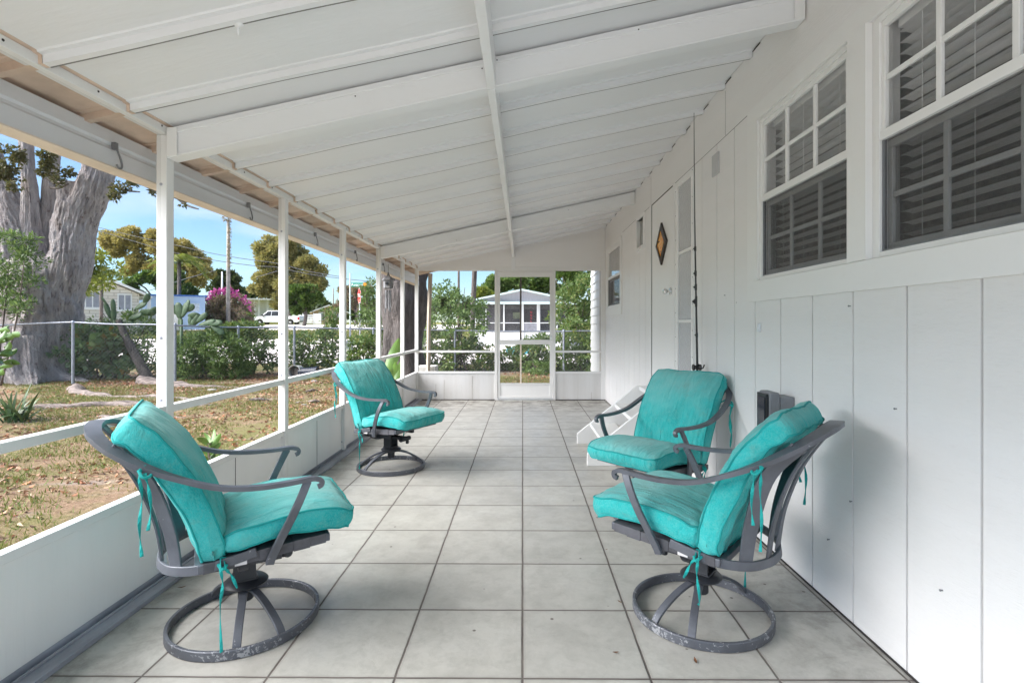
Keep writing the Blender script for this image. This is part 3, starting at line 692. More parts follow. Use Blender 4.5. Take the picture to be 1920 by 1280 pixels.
# ================================================================== CHAIRS
def rrect_cushion(path, W, T, nu=30, nv=30, seed=0, amp=.006, puff=.16, er=.042):
    """padded cushion swept along path [(x,z)] with normals; returns surface MB and rim lines"""
    P2 = spline([(p[0],0,p[1]) for p in path], 10); L = [0]
    for i in range(1, len(P2)): L.append(L[-1]+(P2[i]-P2[i-1]).length)
    tot = L[-1]
    def at(s):
        s = max(0, min(tot, s)); i = 1
        while i < len(L)-1 and L[i] < s: i += 1
        t = (s-L[i-1])/max(1e-9, L[i]-L[i-1]); p = P2[i-1].lerp(P2[i], t)
        a, b = P2[max(0,i-2)], P2[min(len(P2)-1,i+1)]; T_ = (b-a).normalized()
        return p, Vector((-T_.z, 0, T_.x)), T_
    def pt(u, v, w):      # u along 0..1, v across -1..1, w thickness -1..1
        hu = abs(2*u-1)
        s = u*tot; y = v*W/2
        # round corners in plan
        k = (hu**13+abs(v)**13)
        sh = 1.0
        if k > 1: sh = k**(-1/13.)
        s = tot/2+(s-tot/2)*sh; y *= sh
        fill = (1-hu**4*.85)*(1-abs(v)**4*.85)
        t = T/2*(w*(.80+puff*fill*2))
        # bulge of the side band
        if abs(w) < .999:
            bb = er*.35*(1-w*w)
            if hu > .999: s += bb*(1 if u > .5 else -1)
            if abs(v) > .999: y += bb*(1 if v > 0 else -1)
        p, n, T_ = at(s)
        if s < 0: p = p+T_*s
        if s > tot: p = p+T_*(s-tot)
        q = p+n*t; q.y = y
        nn = noise.noise(Vector((s*5+seed, y*5, w)))*amp*1.3 + noise.noise(Vector((s*14+seed, y*22, w*2)))*amp*.7*(1 if abs(v) > .6 or hu > .6 else .35)
        cr = max(0, abs(v)-.55)*max(0, hu-.5)*3
        nn += cr*amp*1.2*math.sin((s*70+y*55))*.6
        gz0 = max(0, 1-s/(tot*.42)) if s > 0 else 1
        nn -= gz0**1.3*amp*1.3*abs(math.sin(y*38+seed+3*noise.noise(Vector((y*6, s*5, seed)))))*(1 if abs(w) > .79 else .15)
        nn += amp*.45*noise.noise(Vector((s*9+y*7, s*2-y*24+seed*3, 1.7)))*(abs(v)**2)
        q += n*nn*(1 if w > 0 else -1)
        return q
    mb = MB(); us = [i/nu for i in range(nu+1)]; vs = [-1+2*j/nv for j in range(nv+1)]
    # concentrate samples near edges
    us = [.5-.5*math.cos(math.pi*u)*(.35)+ (u-.5)*.65 + 0 for u in us]; us = [(u-us[0])/(us[-1]-us[0]) for u in us]
    for w in (1, -1):
        b = len(mb.v)
        for u in us:
            for v in vs:
                # rounded rim: pull thickness in near the edge
                e = max(0, 1-(1-abs(v))*W/2/er, 1-(min(u,1-u))*tot/er)
                e = min(1, e); ww = w*(1-.22*e*e)
                mb.v.append(tuple(pt(u, v, ww)))
        n = nv+1
        for i in range(nu):
            for j in range(nv):
                f = (b+i*n+j, b+i*n+j+1, b+(i+1)*n+j+1, b+(i+1)*n+j); mb.f.append(f if w < 0 else f[::-1])
    # side band
    per = [(u, -1) for u in us]+[(1, v) for v in vs[1:]]+[(u, 1) for u in us[::-1][1:]]+[(0, v) for v in vs[::-1][1:-1]]
    rows = []; m = 5
    for k in range(m+1):
        w = (1-2*k/m)*.78
        rows.append([tuple(pt(u, v, w)) for (u, v) in per])
    b = len(mb.v)
    for r_ in rows: mb.v += r_
    n = len(per)
    for k in range(m):
        for i in range(n): mb.f.append((b+k*n+i, b+k*n+(i+1)%n, b+(k+1)*n+(i+1)%n, b+(k+1)*n+i))
    rim = [rows[0], rows[-1]]
    return mb, rim
def ribbon(pts, w=.011, side=(0,1,.2)):
    P_ = spline(pts, 5); sd = [Vector((math.cos(i*.5)*.7, math.sin(i*.5)+.3, .1)) for i in range(len(P_))]
    return MB().bar(P_, w, .0018, sd)
def make_chair():
    ch = thing('swivel_chair', 'teal cushioned swivel patio chair', 'chair', (0,0,0))
    # base
    n = 56; ring = MB(); RR = .279
    ring.bar([(RR*math.cos(2*math.pi*k/n), RR*math.sin(2*math.pi*k/n), .0185) for k in range(n)], .036, .015, (0,0,1), closed=True)
    base = ring.build('base_ring', M['ringmetal'], ch, smooth='auto', bevel=.003)
    for a in (-17, 17, 163, 197):
        c, s = math.cos(R(a)), math.sin(R(a)); prof = [(.02,.140),(.075,.138),(.14,.118),(.205,.084),(.250,.050),(.272,.020)]
        P_ = spline([(r*c, r*s, z) for r, z in prof], 4)
        MB().bar(P_, [.030]*len(P_), .012, (-s, c, 0)).build('spoke', M['metal'], base, smooth='auto', bevel=.002)
    MB().lathe([(.026,.085),(.030,.090),(.030,.132),(.055,.140),(.056,.148),(.026,.150)], 24).build('hub', M['mech'], base, smooth='auto')
    MB().lathe([(.030,.150),(.080,.152),(.086,.160),(.078,.168),(.045,.176),(.040,.186),(.030,.188)], 32).build('swivel_plate', M['mech'], ch, smooth='auto')
    mc = MB()
    mc.box(-.045, .035, -.045, -.036, .18, .330).box(-.045, .035, .036, .045, .18, .330).box(-.050, .040, -.046, .046, .176, .1845)
    mc.box(-.10, .16, -.030, .030, .255, .278).box(-.155, .12, -.16, -.13, .285, .318).box(-.155, .12, .13, .16, .285, .318)
    for sy in (-1, 1):
        P_ = spline([(-.02, sy*.235, .345), (-.02, sy*.21, .30), (-.02, sy*.15, .275), (-.02, 0, .268)], 5)
        mc.bar(P_, .034, .010, (1,0,0))
    mc.tube([(.155,-.055,.262), (.155,.055,.262)], .020, 10).tube([(-.095,-.05,.262), (-.095,.05,.262)], .016, 10)
    for sy in (-.058, .058): mc.lathe([(.014,-.007),(.014,.007)], 6, (.155, sy, .262), 'y')
    mc.lathe([(.012,.215),(.015,.22),(.015,.25)], 6, (.15,.035,0))
    mc.build('rocker_mechanism', M['mech'], ch, smooth='auto', bevel=.0015)
    # seat frame
    def SZ(x): return .342+.07*(x+.15)
    sf = MB(); xb, xf, hy = -.17, .275, .245
    for sy in (-1, 1): sf.bar([(xb, sy*hy, SZ(xb)), (xf, sy*hy, SZ(xf))], .022, .030, (0,1,0))
    sf.bar([(xf, -hy-.011, SZ(xf)), (xf, hy+.011, SZ(xf))], .022, .030, (1,0,0)); sf.bar([(xb, -hy+.012, SZ(xb)), (xb, hy-.012, SZ(xb))], .022, .026, (1,0,0))
    sf.build('seat_frame', M['metal'], ch, bevel=.003)
    st = MB()
    for k in range(7):
        x0 = xb+.018+k*.0605; x1 = x0+.0595; t = .001+.002*(k % 2)
        za, zb = SZ(x0), SZ(x1)
        for (o1, o2) in ((hy+.014+t, hy+.012),):
            pass
        h = hy+.013+t
        poly = [(-h, -.017-t), (h, -.017-t), (h, .017+t), (-h, .017+t)]
        st.add([(x0, p[0], za+p[1]) for p in poly]+[(x1, p[0], zb+p[1]) for p in poly], [(0,1,2,3),(7,6,5,4),(0,4,5,1),(1,5,6,2),(2,6,7,3),(3,7,4,0)])
    st.build('seat_straps', M['strap'], ch)
    MB().box(-.052, -.012, -hy-.021, -hy-.0195, SZ(-.03)-.016, SZ(-.03)+.014).box(-.052, -.012, hy+.0195, hy+.021, SZ(-.03)-.016, SZ(-.03)+.014).build('maker_tag', simple('white_tag', (.62,.6,.6), .5, 0, .15, 60, world=False), ch)
    # lower hoop at the back of the seat
    hp = [(.02, .262, .372), (-.08, .258, .352), (-.17, .235, .336), (-.25, .17, .326), (-.29, .08, .322), (-.30, 0, .321)]
    hp = hp+[(x,-y,z) for x,y,z in hp[::-1][1:]]; P_ = spline(hp, 5)
    MB().bar(P_, .034, .013, (.12,0,1)).build('lower_hoop', M['metal'], ch, smooth='auto', bevel=.002)
    # arm rail sweeping round the back
    ar = [(.232,.298,.592),(.245,.298,.598),(.247,.298,.613),(.234,.299,.622),(.205,.301,.628),(.13,.306,.624),(.02,.316,.626),(-.10,.320,.644),(-.22,.316,.690),(-.33,.297,.745),(-.415,.252,.797),(-.468,.175,.835),(-.490,.08,.851),(-.494,0,.855)]
    wd = [.016,.018,.020,.024,.028,.028,.028,.029,.031,.034,.040,.046,.050,.052]
    ar2 = ar+[(x,-y,z) for x,y,z in ar[::-1][1:]]; wd2 = wd+wd[::-1][1:]
    P_ = spline(ar2, 5); W_ = lerpn(wd2, 5); sd = []
    for p in P_:
        # width vector: across the arm, level
        v = Vector((p.x+.05, p.y, 0)) if p.x < -.2 else Vector((0, 1 if p.y > 0 else -1, 0))
        if -.35 < p.x < -.2:
            t = (-.2-p.x)/.15; v = Vector((0, math.copysign(1,p.y), 0)).lerp(Vector((p.x+.05, p.y, 0)).normalized(), t)
        sd.append(v.normalized()+Vector((0,0,.0)))
    MB().bar(P_, W_, .017, sd).build('arm_rail', M['metal'], ch, smooth='auto', bevel=.003)
    for sy in (-1, 1):
        P_ = spline([(.195, sy*.300, .620), (.165, sy*.312, .555), (.130, sy*.310, .480), (.095, sy*.294, .405), (.070, sy*.276, .340), (.064, sy*.270, .318)], 5)
        W_ = [.026]*len(P_)
        MB().bar(P_, .030, .014, (1,0,.2)).build('arm_support', M['metal'], ch, smooth='auto', bevel=.003)
    # back slats
    for (ty, tx, tz, by, bx) in ((.075,-.484,.848,.062,-.285), (.215,-.428,.812,.175,-.235)):
        for sy in (-1, 1):
            p0 = Vector((tx, sy*ty, tz-.008)); p3 = Vector((bx, sy*by, .325)); 
            mid1 = Vector((tx+.105, sy*(ty*.97), .68)); mid2 = Vector((bx-.025, sy*(by*1.04), .49))
            P_ = spline([p0, mid1, mid2, p3], 6); m = len(P_)
            W_ = [.074-.024*i/(m-1) for i in range(m)]
            nrm = Vector((.35, sy*1.0, 0)) if ty < .1 else Vector((-.75, sy*.75, 0)).cross(Vector((0,0,1)))
            if ty < .1: nrm = Vector((0, 1, 0))
            MB().bar(P_, W_, .009, nrm).build('back_slat', M['metal'], ch, smooth='auto', bevel=.002)
    # cushions
    mb, rim = rrect_cushion([(-.085,.412), (-.02,.428), (.06,.442), (.17,.452), (.29,.450), (.372,.430)], .515, .112, seed=1, amp=.007)
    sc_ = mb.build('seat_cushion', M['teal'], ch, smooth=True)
    pm = MB()
    for r_ in rim: pm.tube(r_, .0042, 6, closed=True)
    pm.build('piping', M['piping'], sc_, smooth=True)
    mb, rim = rrect_cushion([(-.118,.365), (-.132,.44), (-.167,.55), (-.217,.655), (-.276,.755), (-.340,.830), (-.392,.872)], .510, .122, seed=7, amp=.010, puff=.14)
    # this path climbs: its normal points backwards, flip not needed
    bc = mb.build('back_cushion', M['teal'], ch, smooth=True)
    pm = MB()
    for r_ in rim: pm.tube(r_, .0042, 6, closed=True)
    pm.build('piping', M['piping'], bc, smooth=True)
    for sy in (-1, 1):
        x0, y0, z0 = -.322, sy*.296, .738
        rb = ribbon([(x0+.03,sy*.25,z0-.02),(x0,y0,z0+.012),(x0-.012,sy*.325,z0-.02),(x0-.005,sy*.31,z0-.09),(x0-.012,sy*.318,z0-.18),(x0-.006,sy*.312,z0-.29)])
        rb.v += []; r2 = ribbon([(x0+.03,sy*.26,z0-.03),(x0+.004,sy*.318,z0-.012),(x0+.012,sy*.326,z0-.05),(x0+.02,sy*.322,z0-.13),(x0+.012,sy*.33,z0-.20)])
        rb.add(r2.v, r2.f); rb.tube(spline([(x0-.015,sy*.315,z0),(x0,sy*.334,z0-.022),(x0+.02,sy*.322,z0-.02),(x0+.012,sy*.30,z0-.005)], 4), .005, 6)
        rb.build('tie_ribbon', M['ribbon'], bc)
        x0, y0, z0 = -.095, sy*.262, .352; low = .035 if sy < 0 else .17
        rb = ribbon([(x0,sy*.245,.375),(x0-.004,y0+sy*.018,z0-.005),(x0+.004,sy*.272,z0-.07),(x0-.004,sy*.266,z0-.16),(x0,sy*.27,low)])
        r2 = ribbon([(x0+.01,sy*.247,.37),(x0+.012,y0+sy*.02,z0-.01),(x0+.03,sy*.275,z0-.04),(x0+.05,sy*.285,z0-.09)])
        rb.add(r2.v, r2.f); rb.tube(spline([(x0-.01,sy*.262,z0),(x0+.004,sy*.285,z0-.012),(x0+.016,sy*.27,z0-.004)], 4), .006, 6)
        rb.build('tie_ribbon', M['ribbon'], bc)
    return ch
chair = make_chair()
CH = [(-1.15, 2.20, 31, -52-31, 'large near teal swivel chair with its back to the knee wall'),
      (-1.13, 4.56, -29, 35+29, 'smaller-looking teal swivel chair farther along the screen wall, facing the steps'),
      (.86, 3.40, 220, 20, 'teal swivel chair in front of the white steps, facing the screen wall'),
      (.76, 2.27, 140, 227-140, 'teal swivel chair showing its grey slatted back, close to the house wall')]
for i, (x, y, a, ba, lab) in enumerate(CH):
    o = chair if i == 0 else copy_tree(chair)
    o.location = (x, y, .001); o.rotation_euler = (0, 0, R(a)); tag(o, lab, 'chair', 'teal swivel chairs on the porch')
    for c in o.children:
        if c.name.startswith('base_ring'): c.rotation_euler = (0, 0, R(ba))

# fallen leaves and twigs on the tiles: few, each its own
lm = simple('dry_leaf', (.16,.07,.03), .7, 0, .4, 30)
rng = random.Random(3)
for i, (px, py, s) in enumerate(((1304,1238,.035), (1154,1223,.028), (1162,1128,.026), (1137,1030,.022), (341,1110,.04), (1094,847,.03))):
    d = F*EYE/(py-610); q = P(px, py, d); a = rng.uniform(0, 6.28); c, s_ = math.cos(a), math.sin(a)
    pts = [(-1,0,.1),(-.4,.25,0),(.2,.3,.05),(1,0,.35),(.2,-.3,.05),(-.4,-.25,0),(-.4,0,-.02),(.2,0,-.05)]
    v = [(q.x+(p[0]*c-p[1]*s_)*s*.5, q.y+(p[0]*s_+p[1]*c)*s*.5, .004+p[2]*s*.4+(.014 if i == 4 else 0)) for p in pts]
    o = MB().add(v, [(0,1,6),(1,2,7,6),(2,3,7),(7,3,4),(6,7,4,5),(0,6,5)]).build('dry_leaf', lm)
    tag(o, ['curled brown leaf on the tiles by the near right chair ring', 'tiny brown leaf on the grout line left of the near right chair ring', 'dry brown leaf between the centre tiles and the near right chair', 'small twig-like leaf on the tiles below the near right chair seat', 'brown leaf caught in the floor track by the screen wall', 'small dry leaf on the tiles in front of the steps'][i], 'leaf', 'dry leaves fallen on the porch floor')
# ================================================================== OUTDOORS
rs = np.random.RandomState(11)
def nrm(a): return a/np.maximum(1e-9, np.linalg.norm(a, axis=1, keepdims=True))
def leaf_obj(name, m, cen, dirs, L, W, parent=None, fold=.18, ctr=False, stuff=False, shape='kite'):
    """many small folded leaves; L, W per leaf arrays"""
    n = len(cen); dirs = nrm(dirs); r = nrm(rs.normal(size=(n,3))); s = nrm(np.cross(dirs, r)); nn = np.cross(s, dirs)
    L = np.broadcast_to(L, (n,))[:,None]*rs.uniform(.7,1.25,(n,1)); W = np.broadcast_to(W, (n,))[:,None]*rs.uniform(.75,1.2,(n,1))
    a = cen; t = cen+dirs*L-nn*L*.12
    if shape == 'kite':
        l = cen+dirs*L*.45+s*W*.5+nn*W*fold; q = cen+dirs*L*.45-s*W*.5+nn*W*fold
        v = np.stack([a, l, t, q], 1).reshape(-1,3); k = 4; f = np.array([[0,2,1],[0,3,2]])
    elif shape == 'blade':
        l = cen+s*W*.5; q = cen-s*W*.5; v = np.stack([l, q, t], 1).reshape(-1,3); k = 3; f = np.array([[0,1,2]])
    else:   # broad oval
        l1 = cen+dirs*L*.3+s*W*.42+nn*W*fold; l2 = cen+dirs*L*.72+s*W*.46+nn*W*fold; q1 = cen+dirs*L*.3-s*W*.42+nn*W*fold; q2 = cen+dirs*L*.72-s*W*.46+nn*W*fold
        v = np.stack([a, l1, l2, t, q2, q1], 1).reshape(-1,3); k = 6; f = np.array([[0,3,1],[1,3,2],[0,5,3],[5,4,3]])
    F_ = (f[None]+np.arange(n)[:,None,None]*k).reshape(-1,3)
    me = bpy.data.meshes.new(name); base = np.zeros(3)
    if parent is None: base = np.array([v[:,0].mean(), v[:,1].mean(), v[:,2].min()]); v = v-base
    me.vertices.add(len(v)); me.vertices.foreach_set('co', v.astype(np.float32).ravel())
    me.loops.add(len(F_)*3); me.loops.foreach_set('vertex_index', F_.ravel().astype(np.int32))
    me.polygons.add(len(F_)); me.polygons.foreach_set('loop_start', (np.arange(len(F_))*3).astype(np.int32))
    try: me.polygons.foreach_set('loop_total', np.full(len(F_), 3, np.int32))
    except Exception: pass
    me.update(); me.validate(); me.materials.append(m)
    o = bpy.data.objects.new(name, me); C.objects.link(o)
    if parent is not None: o.parent = parent; o.location = -wl(parent)
    else: o.location = base
    return o
def clump_points(cl, n, shell=.45):
    """cl: rows of cx,cy,cz,rx,ry,rz -> points and outward directions"""
    cl = np.array(cl, float); w = (cl[:,3]*cl[:,4]*cl[:,5])**(2/3); idx = rs.choice(len(cl), n, p=w/w.sum())
    d = nrm(rs.normal(size=(n,3))); r = shell+(1-shell)*rs.uniform(0,1,(n,1))**.6
    r = r*(1+.12*rs.normal(size=(n,1)))
    return cl[idx,:3]+d*r*cl[idx,3:6], d
def subclumps(cl, k, s=.45):
    """replace each lump by smaller ones over its surface, for an uneven outline with gaps"""
    out = []
    for c in cl:
        for i in range(k):
            d = rs.normal(size=3); d /= np.linalg.norm(d); q = rs.uniform(.45,.85); f = rs.uniform(s*.6, s*1.15)
            out.append((c[0]+d[0]*c[3]*q, c[1]+d[1]*c[4]*q, c[2]+d[2]*c[5]*q, c[3]*f, c[4]*f, c[5]*f*.85))
    return out
G1 = (.11,.19,.06); G2 = (.20,.29,.10); G3 = (.29,.38,.15); GY = (.46,.45,.17); GO = (.22,.15,.03)
LM = {
 'shrub': leafmat('shrub_leaves', [(.07,.12,.04), G1, G2, (.15,.23,.075), G3, (.18,.27,.09)], .3, .4),
 'shrub2': leafmat('fresh_shrub_leaves', [G1, G2, (.06,.13,.02), G3, (.12,.2,.045), GY], .3, .4),
 'round': leafmat('round_leaves', [(.08,.15,.055), (.12,.21,.08), (.16,.26,.11), (.21,.31,.13), (.13,.22,.08), GO], .25, .35),
 'olive': leafmat('olive_tree_leaves', [(.30,.26,.10), (.37,.31,.12), (.44,.37,.15), (.50,.42,.19), (.34,.32,.14)], .3),
 'olive2': leafmat('golden_green_leaves', [(.26,.26,.10), (.33,.31,.13), (.42,.36,.15), (.47,.40,.18), (.30,.33,.14)], .3),
 'dark': leafmat('dark_tree_leaves', [(.05,.07,.03), (.07,.10,.04), (.09,.12,.045)], .25),
 'green': leafmat('bright_tree_leaves', [(.05,.09,.02), (.08,.14,.03), (.12,.20,.05), (.17,.23,.06)], .3),
 'yellow': leafmat('yellow_green_leaves', [(.10,.14,.02), (.18,.22,.03), (.25,.27,.05), (.12,.17,.03)], .35),
 'magenta': leafmat('magenta_bracts', [(.60,.08,.40), (.72,.14,.52), (.52,.10,.34), (.45,.22,.26)], .3),
 'brownish': leafmat('dusky_leaves', [(.30,.21,.18), (.26,.24,.13), (.36,.25,.22), (.20,.23,.10)], .3),
 'high': leafmat('high_tree_leaves', [(.08,.085,.03), (.12,.12,.045), (.16,.13,.06), (.11,.13,.04)], .3),
 'grass': leafmat('grass_blades', [(.11,.17,.04), (.15,.20,.05), (.19,.22,.06), (.26,.23,.09), (.33,.27,.13)], .2, .7),
 'litter': leafmat('fallen_leaves', [(.34,.15,.08), (.42,.19,.10), (.27,.14,.09), (.46,.30,.19), (.18,.11,.08), (.52,.38,.27)], .05, .75),
 'agave': leafmat('strap_plant_leaves', [(.05,.10,.03), (.09,.15,.05), (.13,.19,.07)], .2, .4),
}
bark, nt, b = mat('grey_bark'); v = coords(nt); vs_ = coords(nt, (2.2,2.2,.5))
c = ramp(nt, ntex(nt, vs_, 4, 8, .7, .8), [(.36, (.24,.20,.19)), (.45, (.66,.575,.56)), (.62, (.84,.78,.76))])
c = mix(nt, ramp(nt, ntex(nt, v, 1.6, 5), [(.5, 0.0), (.7, .6)]), c, (.50,.46,.48))
c = mix(nt, ramp(nt, ntex(nt, v, 7, 4), [(.62, 0.0), (.72, .6)]), c, (.20,.095,.06))
nt.links.new(c, b.inputs['Base Color']); b.inputs['Roughness'].default_value = .9
bump(nt, b, mix(nt, .5, ntex(nt, vs_, 7, 8, .75, 1.0), ntex(nt, v, 24, 6, .75)), .25)
M['bark'] = bark
M['bark2'] = simple('brown_bark', (.12,.10,.09), .9, 0, .6, 5, .05, (2,2,.5))
M['root'] = simple('pale_root', (.28,.225,.20), .9, 0, .7, 7, .05, (.6,3,3))
M['stem'] = simple('shrub_stem', (.13,.10,.08), .9, 0, .4, 8)

# ---- ground
gm, nt, b = mat('yard_soil'); v = coords(nt)
n1 = ntex(nt, v, .55, 6, .6, .4); n2 = ntex(nt, v, 3.2, 7, .7, .5); n3 = ntex(nt, v, 26, 6, .75)
c = ramp(nt, n3, [(.3, (.14,.09,.06)), (.5, (.26,.175,.115)), (.7, (.38,.27,.185))])
c = mix(nt, ramp(nt, mth(nt, 'ADD', mth(nt, 'MULTIPLY', n1, .6), mth(nt, 'MULTIPLY', n2, .4)), [(.44, 0.0), (.56, .8)]), c, ramp(nt, n3, [(.3, (.11,.13,.045)), (.7, (.22,.21,.08))]))
c = mix(nt, ramp(nt, ntex(nt, coords(nt, (1,1.8,1)), .8, 6, .65, .6), [(.56, 0.0), (.66, .8)]), c, ramp(nt, n2, [(.3, (.25,.20,.175)), (.7, (.46,.385,.34))]))
sep = N(nt, 'ShaderNodeSeparateXYZ'); nt.links.new(v, sep.inputs[0])
far = ramp(nt, mth(nt, 'MULTIPLY', sep.outputs[1], .01), [(.15, 0.0), (.19, 1.0)])
c = mix(nt, far, c, ramp(nt, ntex(nt, v, .3, 6), [(.35, (.13,.14,.035)), (.65, (.24,.23,.09))]))
nt.links.new(c, b.inputs['Base Color']); b.inputs['Roughness'].default_value = .95; b.inputs['Specular IOR Level'].default_value = .1
bump(nt, b, ntex(nt, v, 18, 7, .75), .03)
def sheet(name, m, x0, x1, y0, y1, nx, ny, dz=0, skirt=None):
    mb = MB(); xs = np.linspace(x0, x1, nx+1); ys = np.linspace(y0, y1, ny+1)
    for y in ys:
        for x in xs:
            z = ground_z(x, y)+dz
            if skirt: z = skirt(x, y, z)
            mb.v.append((x, y, z))
    for j in range(ny):
        for i in range(nx): k = j*(nx+1)+i; mb.f.append((k, k+1, k+nx+2, k+nx+1))
    return struct(mb.build(name, m, smooth=True))
mb = MB()
xs = sorted(set(list(np.arange(-16, 8.01, .25))+list(np.arange(-140, -16, 4))+list(np.arange(12, 141, 4))+[-600,-300,300,600]))
ys = sorted(set(list(np.arange(-4, 16.01, .25))+list(np.arange(-40, -4, 4))+list(np.arange(17, 80, 1.0))+[90,120,200,400,900]))
for y in ys:
    for x in xs:
        z = ground_z(x, y)
        if -1.83 < x < 1.4 and -.6 < y < 8.85: z = -.14
        mb.v.append((x, y, z))
n = len(xs)
for j in range(len(ys)-1):
    for i in range(n-1): mb.f.append((j*n+i, j*n+i+1, (j+1)*n+i+1, (j+1)*n+i))
struct(mb.build('ground', gm, smooth=True))
rm_ = simple('pale_sandy_road', (.66,.60,.56), .9, 0, .18, 1.5, .004)
sheet('road', rm_, -75, 30, 17, 31, 60, 14, .035)
sheet('driveway', rm_, -29, -6, 43, 62, 22, 18, .03)
# unseen pale slab added behind the camera to bounce light into the porch
pm_ = simple('pale_bounce_slab', (.55,.55,.54), .8, 0, .1, 2)
struct(MB().box(-4.4, 1.33, -7.5, YB-.01, -.12, -.005).build('bounce_slab', pm_))

# ---- litter and grass in the yard
def yard_pts(n, x0, x1, y0, y1): return np.stack([rs.uniform(x0,x1,n), rs.uniform(y0,y1,n)], 1)
def gz(a): return np.array([ground_z(p[0], p[1]) for p in a])
def scatter_litter(n, x0, x1, y0, y1, L, name, z=0):
    p = yard_pts(n, x0, x1, y0, y1)
    f = np.array([noise.noise(Vector((q[0]*.8, q[1]*.8, 9))) for q in p]); p = p[f > rs.uniform(-.45,.35,n)]
    c_ = np.column_stack([p, gz(p)+.006+z]); a = rs.uniform(0, 6.28, len(p))
    d = np.stack([np.cos(a), np.sin(a), rs.uniform(-.05,.35,len(p))], 1)
    o = leaf_obj(name, LM['litter'], c_, d, L, L*.5, fold=.5); tag(o, kind='stuff'); return o
tag(scatter_litter(26000, -11, -2.1, 2.0, 13.4, .055, 'leaf_litter'), 'brown and orange fallen leaves scattered over the yard', 'leaf litter')
tag(scatter_litter(5000, -14, 2.2, 11.4, 14.6, .07, 'leaf_litter'), 'reddish fallen leaves banked along the foot of the wire fence', 'leaf litter')
p = yard_pts(170000, -12.5, -2.1, 2.0, 13.2)
f = np.array([noise.noise(Vector((q[0]*.55, q[1]*.8, 2)))+.6*noise.noise(Vector((q[0]*1.9, q[1]*2.2, 4))) for q in p]); p = p[f > rs.uniform(-.35,.30,len(p))][:110000]
pe = yard_pts(9000, -2, 2.0, 10.5, 13.2); p = np.concatenate([p, pe])
c_ = np.column_stack([p, gz(p)-.004]); d = np.stack([rs.normal(0,.55,len(p)), rs.normal(0,.55,len(p)), np.ones(len(p))], 1)
gr = leaf_obj('grass', LM['grass'], c_, d, .05, .011, shape='blade'); tag(gr, 'short dry patchy grass growing in the yard', 'grass', kind='stuff')
pw = yard_pts(26000, -60, 5, 31.5, 43); c_ = np.column_stack([pw, gz(pw)]); d = np.stack([rs.normal(0,.5,len(pw)), rs.normal(0,.5,len(pw)), np.ones(len(pw))], 1)
tag(leaf_obj('verge_grass', LM['grass'], c_, d, .25, .12, shape='blade'), 'green verge grass beyond the sandy road', 'grass', kind='stuff')
# stones
# ---- surface roots of the giant tree
def root(pts, r0, r1, lab, name='tree_root', parent=None):
    P_ = [Vector(q) for q in pts]; P_ = spline(P_, 8); m = len(P_); P_ = [Vector((q.x, q.y+.10*noise.noise(Vector((q.x*2, 0, r0*9))), ground_z(q.x, q.y)+q.z-.045+.03*noise.noise(Vector((q.x*3, q.y*3, 1))))) for q in P_]
    rr = [r0+(r1-r0)*i/(m-1) for i in range(m)]
    return MB().tube(P_, rr, 16, fn=lambda p, a: 1+.55*noise.noise(Vector((p.x*3+math.cos(a), p.y*3+math.sin(a), p.z))))
D1 = 12.15
tree = thing('giant_tree', 'massive grey-barked tree with several cut and forked limbs behind the wire fence', 'tree', (XP(80, D1), D1+.6, -.1))
YT = D1+.75
def tp(px, py): q = P(px, py, YT); return q
def limb(pts, n=20):
    """pts: px, py, radius[, dy]"""
    Q = []; rr = []
    for p in pts:
        q = tp(p[0], p[1]); q.y += p[3] if len(p) > 3 else 0; Q.append(q); rr.append(p[2])
    k = 30; S = spline(Q, k); r_ = lerpn(rr, k)
    def fn(p, a):
        return .97+.13*math.sin(a*5+p.z*.9+2*noise.noise(Vector((p.x, p.y, p.z*.6))))*max(.1, min(1, (3-p.z)/2))+.09*noise.noise(Vector((math.cos(a)*2.2+p.x*.3, math.sin(a)*2.2, p.z*1.5)))+.07*noise.noise(Vector((math.cos(a)*6, math.sin(a)*6, p.z*2.5)))+.05*noise.noise(Vector((math.cos(a)*14, math.sin(a)*14, p.z*6)))-.07*max(0, .30-abs(noise.noise(Vector((math.cos(a)*9+p.x, math.sin(a)*9, p.z*1.3)))))/.30+.03*noise.noise(Vector((math.cos(a)*30, math.sin(a)*30, p.z*9)))
    return MB().tube(S, r_, 150, fn=fn)
tk = limb([(68,735,1.25),(72,700,.98),(78,650,.86),(82,600,.80),(82,560,.80),(80,520,.84),(76,490,.72)])
for l in ([(112,560,.42),(124,520,.46),(134,475,.44),(139,435,.44),(146,400,.46),(150,385,.45)],
          [(140,415,.36),(135,385,.30),(134,344,.30)],
          [(150,410,.40),(166,375,.38),(178,342,.36),(184,320,.33),(196,260,.31),(215,190,.28)],
          [(56,500,.42),(57,460,.32),(58,430,.235),(57,380,.185),(53,330,.145),(49,270,.145),(42,200,.13)],
          [(62,470,.26,.25),(66,430,.19,.25),(73,380,.155,.25),(77,335,.165,.25),(82,300,.15,.25),(94,230,.12,.2)],
          [(40,520,.66),(32,480,.58),(20,430,.50),(5,385,.42),(-12,335,.33),(-24,290,.30),(-50,200,.26)],
          [(20,690,.34),(0,620,.36),(-20,560,.34)]):
    q = limb(l); tk.add(q.v, q.f)
for l in ([(95,640,.45,-.75),(112,690,.36,-.95),(132,716,.3,-1.1),(160,728,.2,-1.4),(200,738,.12,-1.5)], [(50,640,.4,-.7),(35,700,.42,-.9),(25,725,.3,-1.2)], [(72,640,.35,-.85),(70,700,.34,-1.05),(66,722,.25,-1.3)], [(120,680,.3,-.4),(140,705,.25,-.5),(175,716,.18,-.5),(215,722,.12,-.6)]):
    q = limb(l); tk.add(q.v, q.f)
tk.build('trunk', M['bark'], tree, smooth=True)
